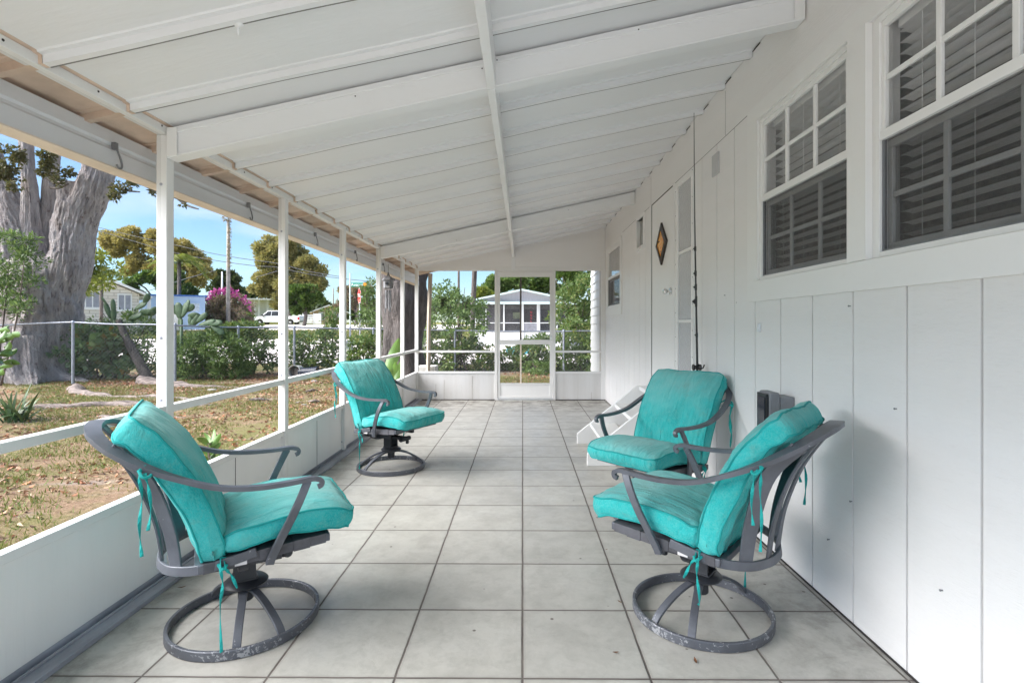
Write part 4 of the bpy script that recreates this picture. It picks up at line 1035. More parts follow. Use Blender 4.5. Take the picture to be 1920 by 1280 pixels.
def pc(px, py, rpx, d, fy=.8): q = P(px, py, d); s = rpx*d/F; return (q.x, q.y, q.z, s, s*fy, s*.8)
cl = [pc(20,290,26,12), pc(5,320,24,12.2), pc(30,330,18,12.5), pc(95,318,22,12), pc(85,295,20,12), pc(110,340,14,12), pc(125,322,16,12.4), pc(228,352,18,12.2), pc(245,342,14,12.2), pc(215,368,12,12), pc(282,360,10,12.3), pc(345,382,7,12), pc(30,350,14,12)]
pts_, d_ = clump_points(subclumps(cl, 6, .4), 3000, .2)
leaf_obj('crown', LM['high'], pts_, d_+np.array([0,0,-.3]), .085, .045, tree)
hi = [(-12,14,10.5,3.5,3,1.6), (-8.5,14,11,2.5,2.5,1.4), (-15,14,10.5,3,3,1.6)]
pts_, d_ = clump_points(subclumps(hi, 9, .3), 3500, .3); leaf_obj('crown', LM['high'], pts_, d_, .35, .2, tree)
twg = MB()
for a, b_ in (((262,360),(205,345)), ((120,345),(80,330)), ((128,345),(95,352)), ((330,372),(240,330)), ((372,392),(330,370)), ((20,300),(48,280))):
    twg.tube(spline([P(*a,12.2), P((a[0]+b_[0])/2,(a[1]+b_[1])/2+4,12.3), P(*b_,12.4)], 4), [.015+.02*k/8 for k in range(9)], 6)
twg.build('twigs', M['bark2'], tree)
for i, (pts, r0, r1, lab) in enumerate((
    ([(-9.0,10.6,.02),(-8.2,9.9,.0),(-7.4,9.6,-.01),(-6.2,9.4,.0),(-5.2,9.0,-.03)], .13, .06, 'thick pale surface root running from the giant tree towards the porch'),
    ([(-8.6,12.0,.05),(-7.6,11.4,.02),(-6.6,11.1,.0),(-5.5,11.0,-.02)], .16, .05, 'pale root leaving the giant tree beside the nearest fence post'),
    ([(-6.2,7.6,.0),(-5.5,7.4,.01),(-4.9,7.5,.0),(-4.2,7.2,-.03)], .08, .04, 'short dark surface root half buried in the grass'),
    ([(-7.6,8.2,.0),(-6.6,8.6,.02),(-5.4,8.5,.0),(-4.6,8.8,-.03)], .10, .05, 'greyish surface root crossing the middle of the yard'))):
    o = root(pts, r0, r1, lab).build('tree_root', M['root'], smooth=True); tag(o, lab, 'root', 'surface roots in the yard')
# second tree by the porch corner
t2 = thing('corner_tree', 'dark thick tree trunk standing just outside the far corner of the screen wall', 'tree', (XP(755,10.6), 10.6, -.1))
def limb2(pts, dd):
    Q = [P(p[0], p[1], dd) for p in pts]; S = spline(Q, 8)
    return MB().tube(S, lerpn([p[2] for p in pts], 8), 32, fn=lambda p, a: 1+.14*math.sin(a*4+p.z)+.2*noise.noise(Vector((math.cos(a)*2, math.sin(a)*2, p.z*1.6)))+.08*noise.noise(Vector((math.cos(a)*6, math.sin(a)*6, p.z*5))))
tk = limb2([(752,735,.55),(753,700,.42),(754,650,.36),(756,600,.36),(758,560,.40),(757,530,.42)], 10.6)
for l in ([(750,560,.30),(738,525,.26),(728,490,.22),(712,420,.2)], [(764,550,.30),(775,520,.26),(790,485,.2),(800,420,.2)]):
    q = limb2(l, 10.6); tk.add(q.v, q.f)
tk.build('trunk', simple('dark_bark', (.10,.085,.08), .9, 0, .7, 4, .08, (2.5,2.5,.5)), t2, smooth=True)
pts_, d_ = clump_points(subclumps([(-3.5,11.5,7.5,1.8,1.8,1.0),(-1,12,7.8,1.8,1.8,1.0)], 8, .35), 1800, .3); leaf_obj('crown', LM['high'], pts_, d_, .3, .16, t2)

# ---- chain-link fence
def fence(pts, name, lab):
    cx = sum(p[0] for p in pts)/len(pts); cy = sum(p[1] for p in pts)/len(pts)
    fe = thing(name, lab, 'fence', (cx, cy, -.08))
    top = [Vector((x, y, z)) for x, y, z in pts]
    rail = []
    for i in range(len(top)-1):
        for k in range(6):
            q = top[i].lerp(top[i+1], k/6); q.z += .012*noise.noise(Vector((q.x*.9, q.y, 0)))*2; rail.append(q)
    rail.append(top[-1])
    MB().tube(rail, .021, 8).build('top_rail', M['wire'], fe, smooth=True)
    for q in top:
        zb = ground_z(q.x, q.y)-.05
        MB().tube([(q.x, q.y+.001, zb), (q.x, q.y+.001, q.z+.0)], .030, 10).lathe([(.036,0),(.036,.03),(.02,.05),(.0005,.055)], 10, (q.x, q.y, q.z-.0)).build('post', M['wire'], fe, smooth='auto')
    mb = MB(); s = .085
    for i in range(len(top)-1):
        a, b_ = top[i], top[i+1]; L = math.hypot(b_.x-a.x, b_.y-a.y); H = 1.22
        u = Vector((b_.x-a.x, b_.y-a.y, 0))/L
        def pt(t, h):
            q = a+u*t; zt = a.z+(b_.z-a.z)*t/L; return Vector((q.x, q.y, zt-.01-(H-h)))
        k = -H
        while k < L:
            for sg in (1, -1):
                # diagonal from (k,0) to (k+H,H) or mirrored
                t0, t1 = max(k, 0), min(k+H, L)
                if t1-t0 > .02:
                    h0, h1 = t0-k, t1-k
                    if sg < 0: h0, h1 = H-h0, H-h1
                    mb.tube([pt(t0, h0), pt(t1, h1)], .0009, 3, cap=False)
            k += s
    w_ = mb.build('wire_mesh', M['chainwire'], fe)
    return fe
FX = lambda px, d: XP(px, d)
fence([(FX(-260,11.2), 11.2, ZP(613,11.2)), (FX(-60,11.4), 11.4, ZP(611,11.4)), (FX(137,11.6), 11.6, ZP(605,11.6)), (FX(328,11.9), 11.9, ZP(610,11.9)), (FX(447,13.4), 13.4, ZP(614,13.4)), (FX(552,13.8), 13.8, ZP(614,13.8)), (FX(700,14.3), 14.3, ZP(617,14.3)), (FX(853,14.5), 14.5, ZP(620,14.5)), (FX(1057,14.6), 14.6, ZP(621,14.6)), (4.2, 14.6, ZP(620,14.6))], 'wire_fence', 'galvanised chain-link fence with pipe rail round the yard')
gb = P(656,647,14.0); MB().box(gb.x-.09, gb.x+.09, 13.98, 14.01, gb.z-.12, gb.z+.12).box(gb.x-.02, gb.x+.02, 14.012, 14.04, -.1, gb.z+.5).build('grey_panel', simple('grey_panel', (.33,.35,.42), .5, 0, .1), None, bevel=.002)
tag(bpy.data.objects['grey_panel'], 'small grey metal panel on a stake beside the wire fence', 'panel')

# ---- shrubs
def bush(name, lab, cat, px0, px1, pyt, pyb, d, m, L, W, n, dep=.7, shape='kite', k=7, sub=4, s=.5, group=None, stems=5, droop=0, ragged=.25):
    x0, x1 = XP(px0, d), XP(px1, d); zt, zb = ZP(pyt, d), ZP(pyb, d); cx = (x0+x1)/2; gz_ = ground_z(cx, d)
    t = thing(name, lab, cat, (cx, d, gz_), group)
    cl = []; w = (x1-x0)/2; h = (zt-zb)/2
    for i in range(k):
        f = (i+.5)/k; x = x0+(x1-x0)*f+rs.uniform(-.1,.1)*w; top = zt-(abs(f-.5)*2)**3*h*.6-rs.uniform(0, ragged)*h
        rx = w*rs.uniform(1.1,1.6)/k*1.6
        for zc in np.arange(zb+rx*.5, top-rx*.5, max(.12, rx*.9)):
            cl.append((x+rs.uniform(-.3,.3)*rx, d+rs.uniform(-.5,.5)*dep, zc, rx*rs.uniform(.8,1.1), dep*.5, rx*rs.uniform(.6,.9)))
        cl.append((x, d, top-rx*.45, rx*.8, dep*.45, rx*.5))
    pts_, d_ = clump_points(subclumps(cl, sub, s), n, .15)
    leaf_obj('foliage', m, pts_, d_+np.array([0,-.25,.25-droop]), L, W, t, shape=shape)
    mb = MB()
    for i in range(stems):
        q = Vector((x0+(x1-x0)*rs.uniform(.2,.8), d+rs.uniform(-.2,.2), gz_-.05)); e = Vector((x0+(x1-x0)*rs.uniform(.05,.95), d+rs.uniform(-.3,.3), zb+(zt-zb)*rs.uniform(.6,.95)))
        mb.tube(spline([q, q.lerp(e,.5)+Vector((rs.uniform(-.15,.15),0,.1)), e], 4), [.022-.0018*j for j in range(9)], 6)
    if stems: mb.build('stems', M['stem'], t, smooth=True)
    return t
GR = 'shrubs growing along the wire fence'
bush('round_leaf_shrub', 'shrub of large round leaves beside the giant tree trunk', 'shrub', 118, 236, 606, 700, 12.9, LM['round'], .15, .14, 1300, shape='oval', group=GR)
bush('leafy_shrub', 'fine-leaved shrub around a leaning bare stem behind the fence', 'shrub', 188, 300, 578, 700, 13.2, LM['shrub'], .10, .04, 3000, group=GR)
q = [P(222,600,12.8), P(240,640,12.8), P(262,680,12.8), P(280,716,12.8)]
o = MB().tube(spline(q, 6), [.06+.004*k for k in range(19)], 10, fn=lambda p, a: 1+.2*noise.noise(p*6)).build('leaning_stem', M['bark2'], smooth=True); tag(o, 'bare leaning brown stem behind the fence near the round-leaf shrub', 'tree stem')
bush('narrow_leaf_shrub', 'dark narrow-leaved shrub just behind the second fence post', 'shrub', 322, 455, 618, 706, 12.9, LM['shrub'], .15, .035, 5200, group=GR, k=9)
bush('fence_shrub', 'light green shrub with sunny top between second and third fence posts', 'shrub', 400, 500, 600, 640, 14.2, LM['shrub2'], .10, .05, 2600, group=GR, stems=3)
bush('fence_shrub', 'loose dark shrub with pale road showing through, left of the tipped bucket', 'shrub', 448, 520, 636, 695, 14.0, LM['shrub'], .10, .045, 1500, group=GR, k=5, s=.42)
bush('fence_shrub', 'mixed green and yellow shrub right behind the tipped bucket', 'shrub', 538, 640, 618, 698, 14.4, LM['shrub2'], .10, .05, 3300, group=GR, k=8, s=.45)
bush('fence_shrub', 'slender upright shrub rising above the fence rail', 'shrub', 608, 636, 572, 625, 14.6, LM['shrub2'], .10, .05, 520, group=GR, k=2, stems=2)
bush('fence_shrub', 'pale green shrub beside the small grey panel', 'shrub', 652, 712, 622, 700, 14.0, LM['shrub2'], .10, .045, 2200, group=GR, k=5)
bush('street_side_tree', 'feathery green small tree beside the stop sign', 'tree', 680, 745, 520, 645, 15.5, LM['shrub'], .14, .04, 2800, group=GR, k=4, dep=1.0)
bush('blossom_shrub', 'tall dense glossy shrub outside the end wall, left of the screen door', 'shrub', 788, 905, 522, 662, 15.3, LM['shrub'], .085, .05, 6500, k=8, dep=1.3, s=.42, ragged=.5)
bush('blossom_shrub', 'lower leafy shrub at the fence left of the screen door', 'shrub', 788, 932, 636, 703, 14.9, LM['shrub2'], .10, .065, 3200, k=8, stems=8)
bush('hedge_shrub', 'low broad-leaved shrub seen through the lower door screen', 'shrub', 932, 1040, 640, 700, 15.1, LM['shrub2'], .11, .065, 2600, k=8, stems=10)
bush('hedge_shrub', 'small leafy clump in front of the neighbour house wall', 'shrub', 985, 1036, 624, 650, 15.6, LM['shrub'], .08, .04, 1100, k=4, stems=2)
bush('tall_shrub', 'tall yellow-green shrub right of the screen door by the siding', 'shrub', 1036, 1150, 508, 665, 15.6, LM['shrub2'], .10, .05, 8500, k=7, dep=1.4, ragged=.5)
bush('tall_shrub', 'dark low shrub at the fence right of the screen door', 'shrub', 1038, 1140, 640, 702, 15.0, LM['shrub'], .10, .05, 2400, k=6)
bush('bed_shrub', 'small ground shrub by the grass outside the screen door', 'shrub', 985, 1032, 672, 706, 14.2, LM['shrub'], .07, .04, 700, k=4, stems=2)
bush('vine', 'olive green vine climbing the left side of the giant tree', 'vine', -40, 66, 425, 590, 11.5, LM['shrub'], .10, .035, 3300, k=5, dep=.35, s=.5, stems=2)
bush('background_bush', 'yellow-green leafy tree behind the giant tree trunk', 'tree', 60, 186, 452, 545, 24, LM['yellow'], .26, .13, 2200, k=6, dep=2)
fl_ = MB()
for (px, py) in ((868,634),(905,560),(842,632)):
    q = P(px, py, 14.2)
    for k in range(5):
        a = k*1.2566; fl_.add([(q.x,q.y,q.z), (q.x+.05*math.cos(a-.4),q.y-.02,q.z+.05*math.sin(a-.4)), (q.x+.07*math.cos(a),q.y-.01,q.z+.07*math.sin(a)), (q.x+.05*math.cos(a+.4),q.y-.02,q.z+.05*math.sin(a+.4))], [(0,1,2,3)])
# prickly pears
def cactus(base, pads, lab):
    q0 = P(*base); t = thing('prickly_pear', lab, 'cactus', q0, 'prickly pear cacti at the fence')
    cm = LM.setdefault('pad', simple('cactus_pad', (.07,.12,.055), .55, 0, .25, 9))
    for (px, py, L, W, ang) in pads:
        q = P(px, py, base[2]); s = base[2]/F; a = R(ang); ux, uz = math.sin(a), math.cos(a)
        mb = MB(); n = 14; yaw = rs.uniform(-.6,.6)
        for lay, dy in ((0,-1),(1,1)):
            pass
        b = 0; ring = []
        for k in range(n):
            th = 2*math.pi*k/n; l = (-math.cos(th)+1)/2*L*s; w_ = math.sin(th)*W*s/2*(1+.25*(-math.cos(th)))
            ring.append((q.x+ux*l+uz*w_*math.cos(yaw), q.y+w_*math.sin(yaw), q.z+uz*l-ux*w_))
        c0 = Vector((q.x+ux*L*s*.5, q.y, q.z+uz*L*s*.5)); th_ = .022
        mb.add([(x,y-.006,z) for x,y,z in ring]+[(x,y+.006,z) for x,y,z in ring]+[(c0.x+(x-c0.x)*.7,y-th_,c0.z+(z-c0.z)*.7) for x,y,z in ring]+[(c0.x+(x-c0.x)*.7,y+th_,c0.z+(z-c0.z)*.7) for x,y,z in ring],
               [(i,(i+1)%n,n+(i+1)%n,n+i) for i in range(n)]+[(i,(i+1)%n,2*n+(i+1)%n,2*n+i) for i in range(n)]+[(n+i,n+(i+1)%n,3*n+(i+1)%n,3*n+i) for i in range(n)]+[tuple(range(2*n,3*n)),tuple(range(3*n,4*n))])
        mb.build('pad', cm, t, smooth=True)
    MB().tube([Vector(q0)+Vector((0,0,-.1)), Vector(q0)+Vector((0,0,(q0.z<.3)*1.1+.2))], .035, 8).build('stem', cm, t, smooth=True)
cactus((340,700,12.7), [(338,618,24,8,0),(338,600,34,15,-8),(340,596,32,15,22),(330,590,30,10,-25),(350,583,22,10,10),(344,584,24,13,60),(352,592,24,13,90),(356,590,20,9,175),(360,612,28,11,35),(366,606,30,11,50),(372,610,34,11,75),(384,606,34,12,88),(394,606,34,12,130),(352,612,24,9,50)], 'prickly pear cactus spreading its pads over the rail by the second post')
cactus((215,700,12.9), [(213,606,30,9,0),(208,598,34,8,-20),(202,572,20,8,-40),(214,592,32,8,-5),(240,598,30,12,70),(252,580,28,12,60),(262,584,30,13,95),(276,590,26,12,60),(226,606,26,10,85),(270,570,22,10,25)], 'prickly pear cactus behind the fence in front of the white stone house')
# agave-like strap plant, broad leaf plant, others near the porch
def strap_plant(base, n, L, W, lab, name, spread=1.0, m='agave', cat='plant', up=.7):
    t = thing(name, lab, cat, base); mb = MB()
    for k in range(n):
        a = rs.uniform(0, 6.28); tilt = rs.uniform(.15, 1.15)*spread; l = L*rs.uniform(.6,1.1); q0 = Vector(base)+Vector((rs.uniform(-.12,.12), rs.uniform(-.08,.08), 0))
        h = Vector((math.cos(a), math.sin(a), 0)); P_ = []
        for j in range(8):
            f = j/7; th = tilt*(.5+f*.9)
            P_.append(q0+h*(l*f*math.sin(th))+Vector((0,0,1))*(l*f*math.cos(th)))
        side = h.cross(Vector((0,0,1)))
        mb.bar(P_, [max(.003, W*math.sin(math.pi*min(1,(.12+j/7*.88)))) for j in range(8)], .003, side)
    mb.build('leaves', LM[m], t, smooth=False); return t
strap_plant((XP(30,7.1), 7.1, -.09), 46, .52, .045, 'clump of long sword-shaped leaves in the yard at the foot of the giant tree', 'strap_leaf_plant')
def leaf_shape(t, base, tip, W, mtl, bend=.1, nm='leaf'):
    base = Vector(base); tip = Vector(tip); d = tip-base; s = d.cross(Vector((.15,1,.1))).normalized(); nn = s.cross(d.normalized())
    mb = MB(); n = 9; 
    for i in range(n+1):
        f = i/n; w = W*math.sin(math.pi*min(.995, f*.93+.05))**.75/2; c = base+d*f+nn*bend*d.length*math.sin(f*math.pi)
        for k, q in ((-1,.3),(-.5,.1),(0,0),(.5,.1),(1,.3)): mb.v.append(tuple(c+s*w*k+nn*w*q))
    for i in range(n):
        for k in range(4): b = i*5+k; mb.f.append((b, b+1, b+6, b+5))
    return mb.build(nm, mtl, t, smooth=True)
big = simple('broad_leaf_green', (.10,.19,.035), .4, 0, .25, 5); 
bop = thing('broad_leaf_plant', 'plant with big upright paddle leaves just outside the far screens', 'plant', (XP(735,8.5), 8.5, -.08))
for (a, b_, w) in (((722,700),(748,634),.20), ((728,745),(742,678),.20), ((740,720),(752,676),.13), ((715,735),(700,700),.14)):
    leaf_shape(bop, P(*a,8.5), P(*b_,8.5), w, big)
    MB().tube([(XP(733,8.5), 8.5, -.1), tuple(P(*a,8.5))], .01, 6).build('stalk', big, bop)
lp = thing('potted_foliage', 'bright broad-leaved plant at the left edge of the yard', 'plant', (XP(-10,6.3), 6.3, -.08))
for i in range(26):
    px, py = rs.uniform(-45,18), rs.uniform(615,705); a = rs.uniform(-1,1)
    leaf_shape(lp, P(px,py,6.3+rs.uniform(-.2,.2)), P(px+22+rs.uniform(-14,12),py-6+rs.uniform(-14,10),6.3+rs.uniform(-.25,.15)), .075, big, .12)
MB().tube([(XP(-10,6.3),6.3,-.1),(XP(-12,6.3),6.3,1.15)], .015, 6).build('stem', M['stem'], lp)
sp = thing('small_succulent', 'small rosette plant just outside the knee wall by the second post', 'plant', (-2.62, 4.42, -.08))
for i in range(26):
    a = rs.uniform(0,6.28); z = -.02+.26*rs.uniform(0,1); b0 = Vector((-2.62, 4.42, z)); leaf_shape(sp, b0, b0+Vector((math.cos(a)*.09, math.sin(a)*.09, .06+rs.uniform(0,.05))), .045, big, .1)
MB().tube([(-2.62,4.42,-.1),(-2.62,4.42,.24)], .012, 6).build('stem', M['stem'], sp)
# tipped bucket and dark pot
bq = P(551,692,13.2); gz_ = ground_z(bq.x, 13.2)
bk = thing('tipped_bucket', 'white-rimmed bucket lying on its side by the fence', 'bucket', (bq.x, 13.3, gz_))
MB().lathe([(.125,.30),(.148,0),(.158,0),(.158,.025),(.150,.026),(.132,.31),(.0005,.31)], 24, (bq.x, 13.2, gz_+.155), 'y').build('pail', simple('dull_white_plastic', (.55,.55,.52), .5, 0, .2), bk, smooth='auto')
MB().lathe([(.12,.12),(.10,.07),(.0005,.08)], 14, (bq.x, 13.2, gz_+.135), 'y').build('soil', M['bark2'], bk)
bq = P(578,694,13.3); gz_ = ground_z(bq.x, 13.3)
o = MB().lathe([(.10,-.22),(.135,.2),(.15,.2),(.15,.24),(.12,.24),(.0005,.2)], 20, (bq.x, 13.3, gz_+.13), 'x').build('plant_pot', simple('dark_blue_plastic', (.015,.02,.04), .4), smooth='auto'); tag(o, 'dark blue plastic plant pot lying beside the tipped bucket', 'plant pot')
pq = P(800,692,9.75); o = MB().box(pq.x-.17, pq.x+.17, 9.62+.06, 10.0, -.1, ZP(686,9.75)).build('block', simple('white_block', (.6,.58,.55), .8), bevel=.01); tag(o, 'white concrete block by the wooden prop post outside the corner', 'block'); o.name = 'concrete_block'
# a few stones and fallen sticks
stm = simple('pale_stone', (.33,.31,.29), .85, 0, .2)
for i, (px, py, s, lab) in enumerate(((398,733,.07,'pale stone in the yard between the first two posts'), (590,655+60,.06,'pale stone near the tipped bucket'), (30+540,760,.035,'small white stone on the grass near the second post'), (560,756,.04,'white stone in the grass by the second post, left of the smaller one'))):
    d = F*1.30/(py-610); q = P(px, py, d); gz_ = ground_z(q.x, q.y)
    o = MB().lathe([(.0005,0),(.7*s,.05*s),(s,.3*s),(.75*s,.6*s),(.0005,.75*s)], 9, (q.x, q.y, gz_-.01)).build('stone', stm, smooth=True); o.scale = (1.5,1,1); tag(o, lab, 'stone', 'pale stones in the yard')
for i, (px, py, L, a, lab) in enumerate(((486,753,.35,-.1,'dark fallen stick on the grass between first and second posts'), (590,756,.2,.2,'pale fallen stick near the second screen post'), (585,735,.25,.9,'thin grey stick beyond the mid rail, second bay'))):
    d = F*1.30/(py-610); q = P(px, py, d); gz_ = ground_z(q.x, q.y)+.02
    o = MB().tube([(q.x-L/2*math.cos(a), q.y-L/2*math.sin(a), gz_), (q.x, q.y+.02, gz_+.015), (q.x+L/2*math.cos(a), q.y+L/2*math.sin(a), gz_)], [.02,.025,.01], 7).build('fallen_stick', M['root'] if i else M['bark2'], smooth=True); tag(o, lab, 'stick', 'fallen sticks in the yard')

# ---- street and neighbours
def wall_poly(name, m, pts2, y0, y1, parent, **k):   # polygon in the facade plane
    return MB().prism(pts2, 'y', y0, y1).build(name, m, parent, **k)
stone_m, nt, b = mat('white_stone_blocks'); v = coords(nt, (1,1,1)); bt = N(nt, 'ShaderNodeTexBrick', Scale=1.0)
sp_ = N(nt, 'ShaderNodeSeparateXYZ'); cb_ = N(nt, 'ShaderNodeCombineXYZ'); nt.links.new(v, sp_.inputs[0]); nt.links.new(sp_.outputs[0], cb_.inputs[0]); nt.links.new(sp_.outputs[2], cb_.inputs[1]); nt.links.new(cb_.outputs[0], bt.inputs['Vector'])
bt.inputs['Color1'].default_value = (.66,.60,.52,1); bt.inputs['Color2'].default_value = (.74,.70,.64,1); bt.inputs['Mortar'].default_value = (.42,.38,.33,1)
bt.inputs['Mortar Size'].default_value = .018; bt.inputs['Brick Width'].default_value = .5; bt.inputs['Row Height'].default_value = .2
nt.links.new(bt.outputs['Color'], b.inputs['Base Color']); b.inputs['Roughness'].default_value = .9
W8 = simple('bright_white_wall', (.80,.80,.79), .7, 0, .06, 1)
win_m = simple('grey_window_glass', (.30,.31,.36), .2, 0, .2, 2); dkw = simple('dark_window', (.03,.03,.032), .2)
def window(parent, px0, px1, py0, py1, d, panes=2, m=None, fm=None, th=.05, lab=None):
    x0, x1, z0, z1 = XP(px0,d), XP(px1,d), ZP(py1,d), ZP(py0,d); t = .10*d/35
    f = MB().box(x0-t, x1+t, d-.06, d-.0005, z1, z1+t).box(x0-t, x1+t, d-.08, d-.0005, z0-t*1.6, z0).box(x0-t, x0, d-.06, d-.0005, z0, z1).box(x1, x1+t, d-.06, d-.0005, z0, z1)
    for k in range(1, panes):
        q = x0+(x1-x0)*k/panes; f.box(q-t*.4, q+t*.4, d-.058, d-.0005, z0, z1)
    w_ = f.build('window', fm or W8, parent)
    MB().box(x0, x1, d-.03, d-.001, z0, z1).build('pane', m or win_m, w_); return w_
# white stone house
d = 35; gz_ = ground_z(XP(200,d), d)-.3
h1 = thing('stone_house', 'white stone-block house with low gable roof, beyond the street past the giant tree', 'house', (XP(200,d), d, gz_))
A = lambda px, py, d_=d: (XP(px,d_), ZP(py,d_))
wall_poly('wall', stone_m, [(XP(80,d),gz_), (XP(263,d),gz_), A(263,549), A(213,531), A(150,528), A(80,540)], d, d+9, h1)
wall_poly('roof', W8, [A(70,537), A(150,524), A(213,523.5), A(276,548), A(276,552), A(213,528.5), A(150,529), A(70,542)], d-.45, d+9.2, h1)
window(h1, 148, 187, 547, 576, d, 3); window(h1, 223, 246, 552, 579, d, 2)
MB().box(XP(264,d), XP(292,d), d+1, d+5, ZP(555,d), ZP(551.5,d)).box(XP(284,d), XP(285.5,d), d+1, d+1.1, gz_, ZP(555,d)).build('carport', W8, h1)
# blue house
d = 46; gz_ = ground_z(XP(330,d), d)-.3
blm = simple('light_blue_wall', (.48,.62,.80), .7, 0, .1, 1); bl2 = simple('blue_trim', (.06,.16,.45), .6)
h2 = thing('blue_house', 'light blue flat-roofed house behind the pink bougainvillea', 'house', (XP(330,d), d, gz_))
MB().box(XP(262,d), XP(386,d), d, d+7, gz_, ZP(555,d)).build('wall', blm, h2)
MB().box(XP(258,d), XP(390,d), d-.35, d+7.3, ZP(555,d)+.002, ZP(552.5,d)).build('roof', bl2, h2)
wn = window(h2, 356, 375, 568, 584, d, 1, simple('white_shutter', (.6,.66,.7), .6), blm)
window(h2, 277, 284, 560, 580, d, 1, W8, blm)
o = MB().box(XP(296,d), XP(392,d), 42, 42.3, ground_z(XP(340,42),42)-.2, ZP(584,42)).build('white_wall', W8, bevel=.02); tag(o, 'plain white garden wall in front of the blue house', 'wall'); o.name = 'garden_wall'
# white house with carport
d = 74; gz_ = ground_z(XP(490,d), d)-.3
h3 = thing('white_carport_house', 'white flat-roofed house with carport behind the parked pickup', 'house', (XP(490,d), d, gz_))
MB().box(XP(448,d), XP(545,d), d+3, d+9, gz_, ZP(563,d)).build('wall', W8, h3)
MB().box(XP(445,d), XP(520,d), d-2, d+9.3, ZP(563,d), ZP(560.5,d)).build('roof', W8, h3)
for px in (476, 484, 500): MB().box(XP(px,d), XP(px+3,d), d-1.5, d-1.2, gz_, ZP(563,d)-.002).build('column', W8, h3)
MB().box(XP(455,d), XP(474,d), d+2.95, d+2.999, gz_, ZP(568,d)).build('door', simple('grey_door', (.25,.26,.28), .6), h3)
# peach house
d = 84; gz_ = ground_z(-30, d)-.3
h4 = thing('peach_house', 'peach gabled house far beyond the white gate', 'house', (XP(615,d), d, gz_))
pch = simple('peach_wall', (.62,.42,.30), .7, 0, .08, 1)
wall_poly('wall', pch, [(XP(585,d),gz_),(XP(650,d),gz_),A(650,584,d),A(617,573,d),A(585,584,d)], d, d+8, h4)
wall_poly('roof', W8, [A(580,585,d),A(617,571,d),A(655,585,d),A(655,587,d),A(617,573.5,d),A(580,587,d)], d-.5, d+8.2, h4)
window(h4, 600, 606, 588, 595, d, 1); window(h4, 628, 634, 588, 595, d, 1)
for h_ in (h1, h2, h3, h4):
    al = math.atan2(-h_.location.x, h_.location.y); h_.rotation_euler.z = al; h_.scale.x = math.cos(al)
# white gate panels
d = 66; gz_ = ground_z(XP(575,d), d)-.1
gt = thing('white_gate', 'white slatted gate panels right of the parked pickup', 'gate', (XP(580,d), d, gz_))
for (a, b_) in ((556,568),(589,602)): MB().box(XP(a,d), XP(b_,d), d, d+.1, gz_, ZP(588,d)).build('solid_panel', W8, gt)
sl_ = MB()
for k in range(7): sl_.box(XP(569,d), XP(587,d), d, d+.06, ZP(609-k*2.9,d), ZP(607.2-k*2.9,d))
sl_.build('slat_panel', W8, gt)
for px in (568, 587.5): MB().box(XP(px,d), XP(px+1.2,d), d-.02, d+.12, gz_, ZP(587,d)).build('gate_post', W8, gt)
# pickup
d = 63; px0, px1 = 471, 562; x0 = XP(px0,d); L = XP(px1,d)-x0; zg = ZP(609,d); H = ZP(582,d)-zg
tr = thing('pickup_truck', 'white crew-cab pickup parked facing left before the white houses', 'truck', (x0+L/2, d+1, zg))
wp = simple('white_car_paint', (.72,.73,.75), .25, 0, .04, 1); tyre = simple('tyre_rubber', (.02,.02,.02), .8)
pr = lambda u, h: (x0+L*u, zg+H*h)
body = [pr(.005,.22), pr(.0,.40), pr(.015,.55), pr(.20,.60), pr(.62,.60), pr(.985,.62), pr(.995,.55), pr(1.0,.28), pr(.97,.22), pr(.86,.20)]
def arch(cu, r=.072, n=7): return [pr(cu+r*math.cos(math.pi*k/(n-1)), .18+r*L/H*math.sin(math.pi*k/(n-1))*.95) for k in range(n)]
body = body[:-1]+[pr(.95,.18)]+arch(.805)+arch(.175)+[pr(.02,.18)]
MB().prism(body, 'y', d, d+1.95).build('body', wp, tr, bevel=.03)
cabin = MB(); yb0, yb1, yt0, yt1 = d+.02, d+1.93, d+.18, d+1.77
lo = [pr(.20,.601), pr(.62,.601)]; hi_ = [pr(.325,1.0), pr(.60,1.0)]
cabin.add([(lo[0][0],yb0,lo[0][1]),(lo[1][0],yb0,lo[1][1]),(lo[1][0],yb1,lo[1][1]),(lo[0][0],yb1,lo[0][1]),(hi_[0][0],yt0,hi_[0][1]),(hi_[1][0],yt0,hi_[1][1]),(hi_[1][0],yt1,hi_[1][1]),(hi_[0][0],yt1,hi_[0][1])], [(0,3,2,1),(4,5,6,7),(0,1,5,4),(1,2,6,5),(2,3,7,6),(3,0,4,7)])
cabin.build('cabin', wp, tr, bevel=.04)
for (u0,u1,v0,v1) in ((.265,.40,.345,.40),(.415,.545,.415,.535),):
    pass
def sidewin(a, b_, c_, e_):
    q = [pr(a,.64), pr(b_,.64), pr(e_,.94), pr(c_,.94)]; ys = [d+.03, d+.03, d+.15, d+.15]
    MB().add([(q[i][0], ys[i]-.012, q[i][1]) for i in range(4)]+[(q[i][0], ys[i]+.01, q[i][1]) for i in range(4)], [(0,1,2,3),(7,6,5,4),(0,4,5,1),(1,5,6,2),(2,6,7,3),(3,7,4,0)]).build('side_window', dkw, tr)
sidewin(.245, .40, .335, .405); sidewin(.415, .555, .418, .55)
for cu in (.175, .805):
    c0 = pr(cu, 0); r = .052*L
    for yy in (d+.02, d+1.70):
        w_ = MB().lathe([(r*.6,0),(r*.92,0),(r,.05),(r,.2),(r*.9,.24),(.0005,.24)], 24, (c0[0], yy, zg+r), 'y').build('wheel', tyre, tr, smooth='auto')
        MB().lathe([(.0005,-.01),(r*.2,-.015),(r*.55,.012),(r*.62,-.008),(r*.62,.03)], 10, (c0[0], yy, zg+r), 'y').build('rim', simple('alloy', (.5,.5,.5), .35, .6), w_)
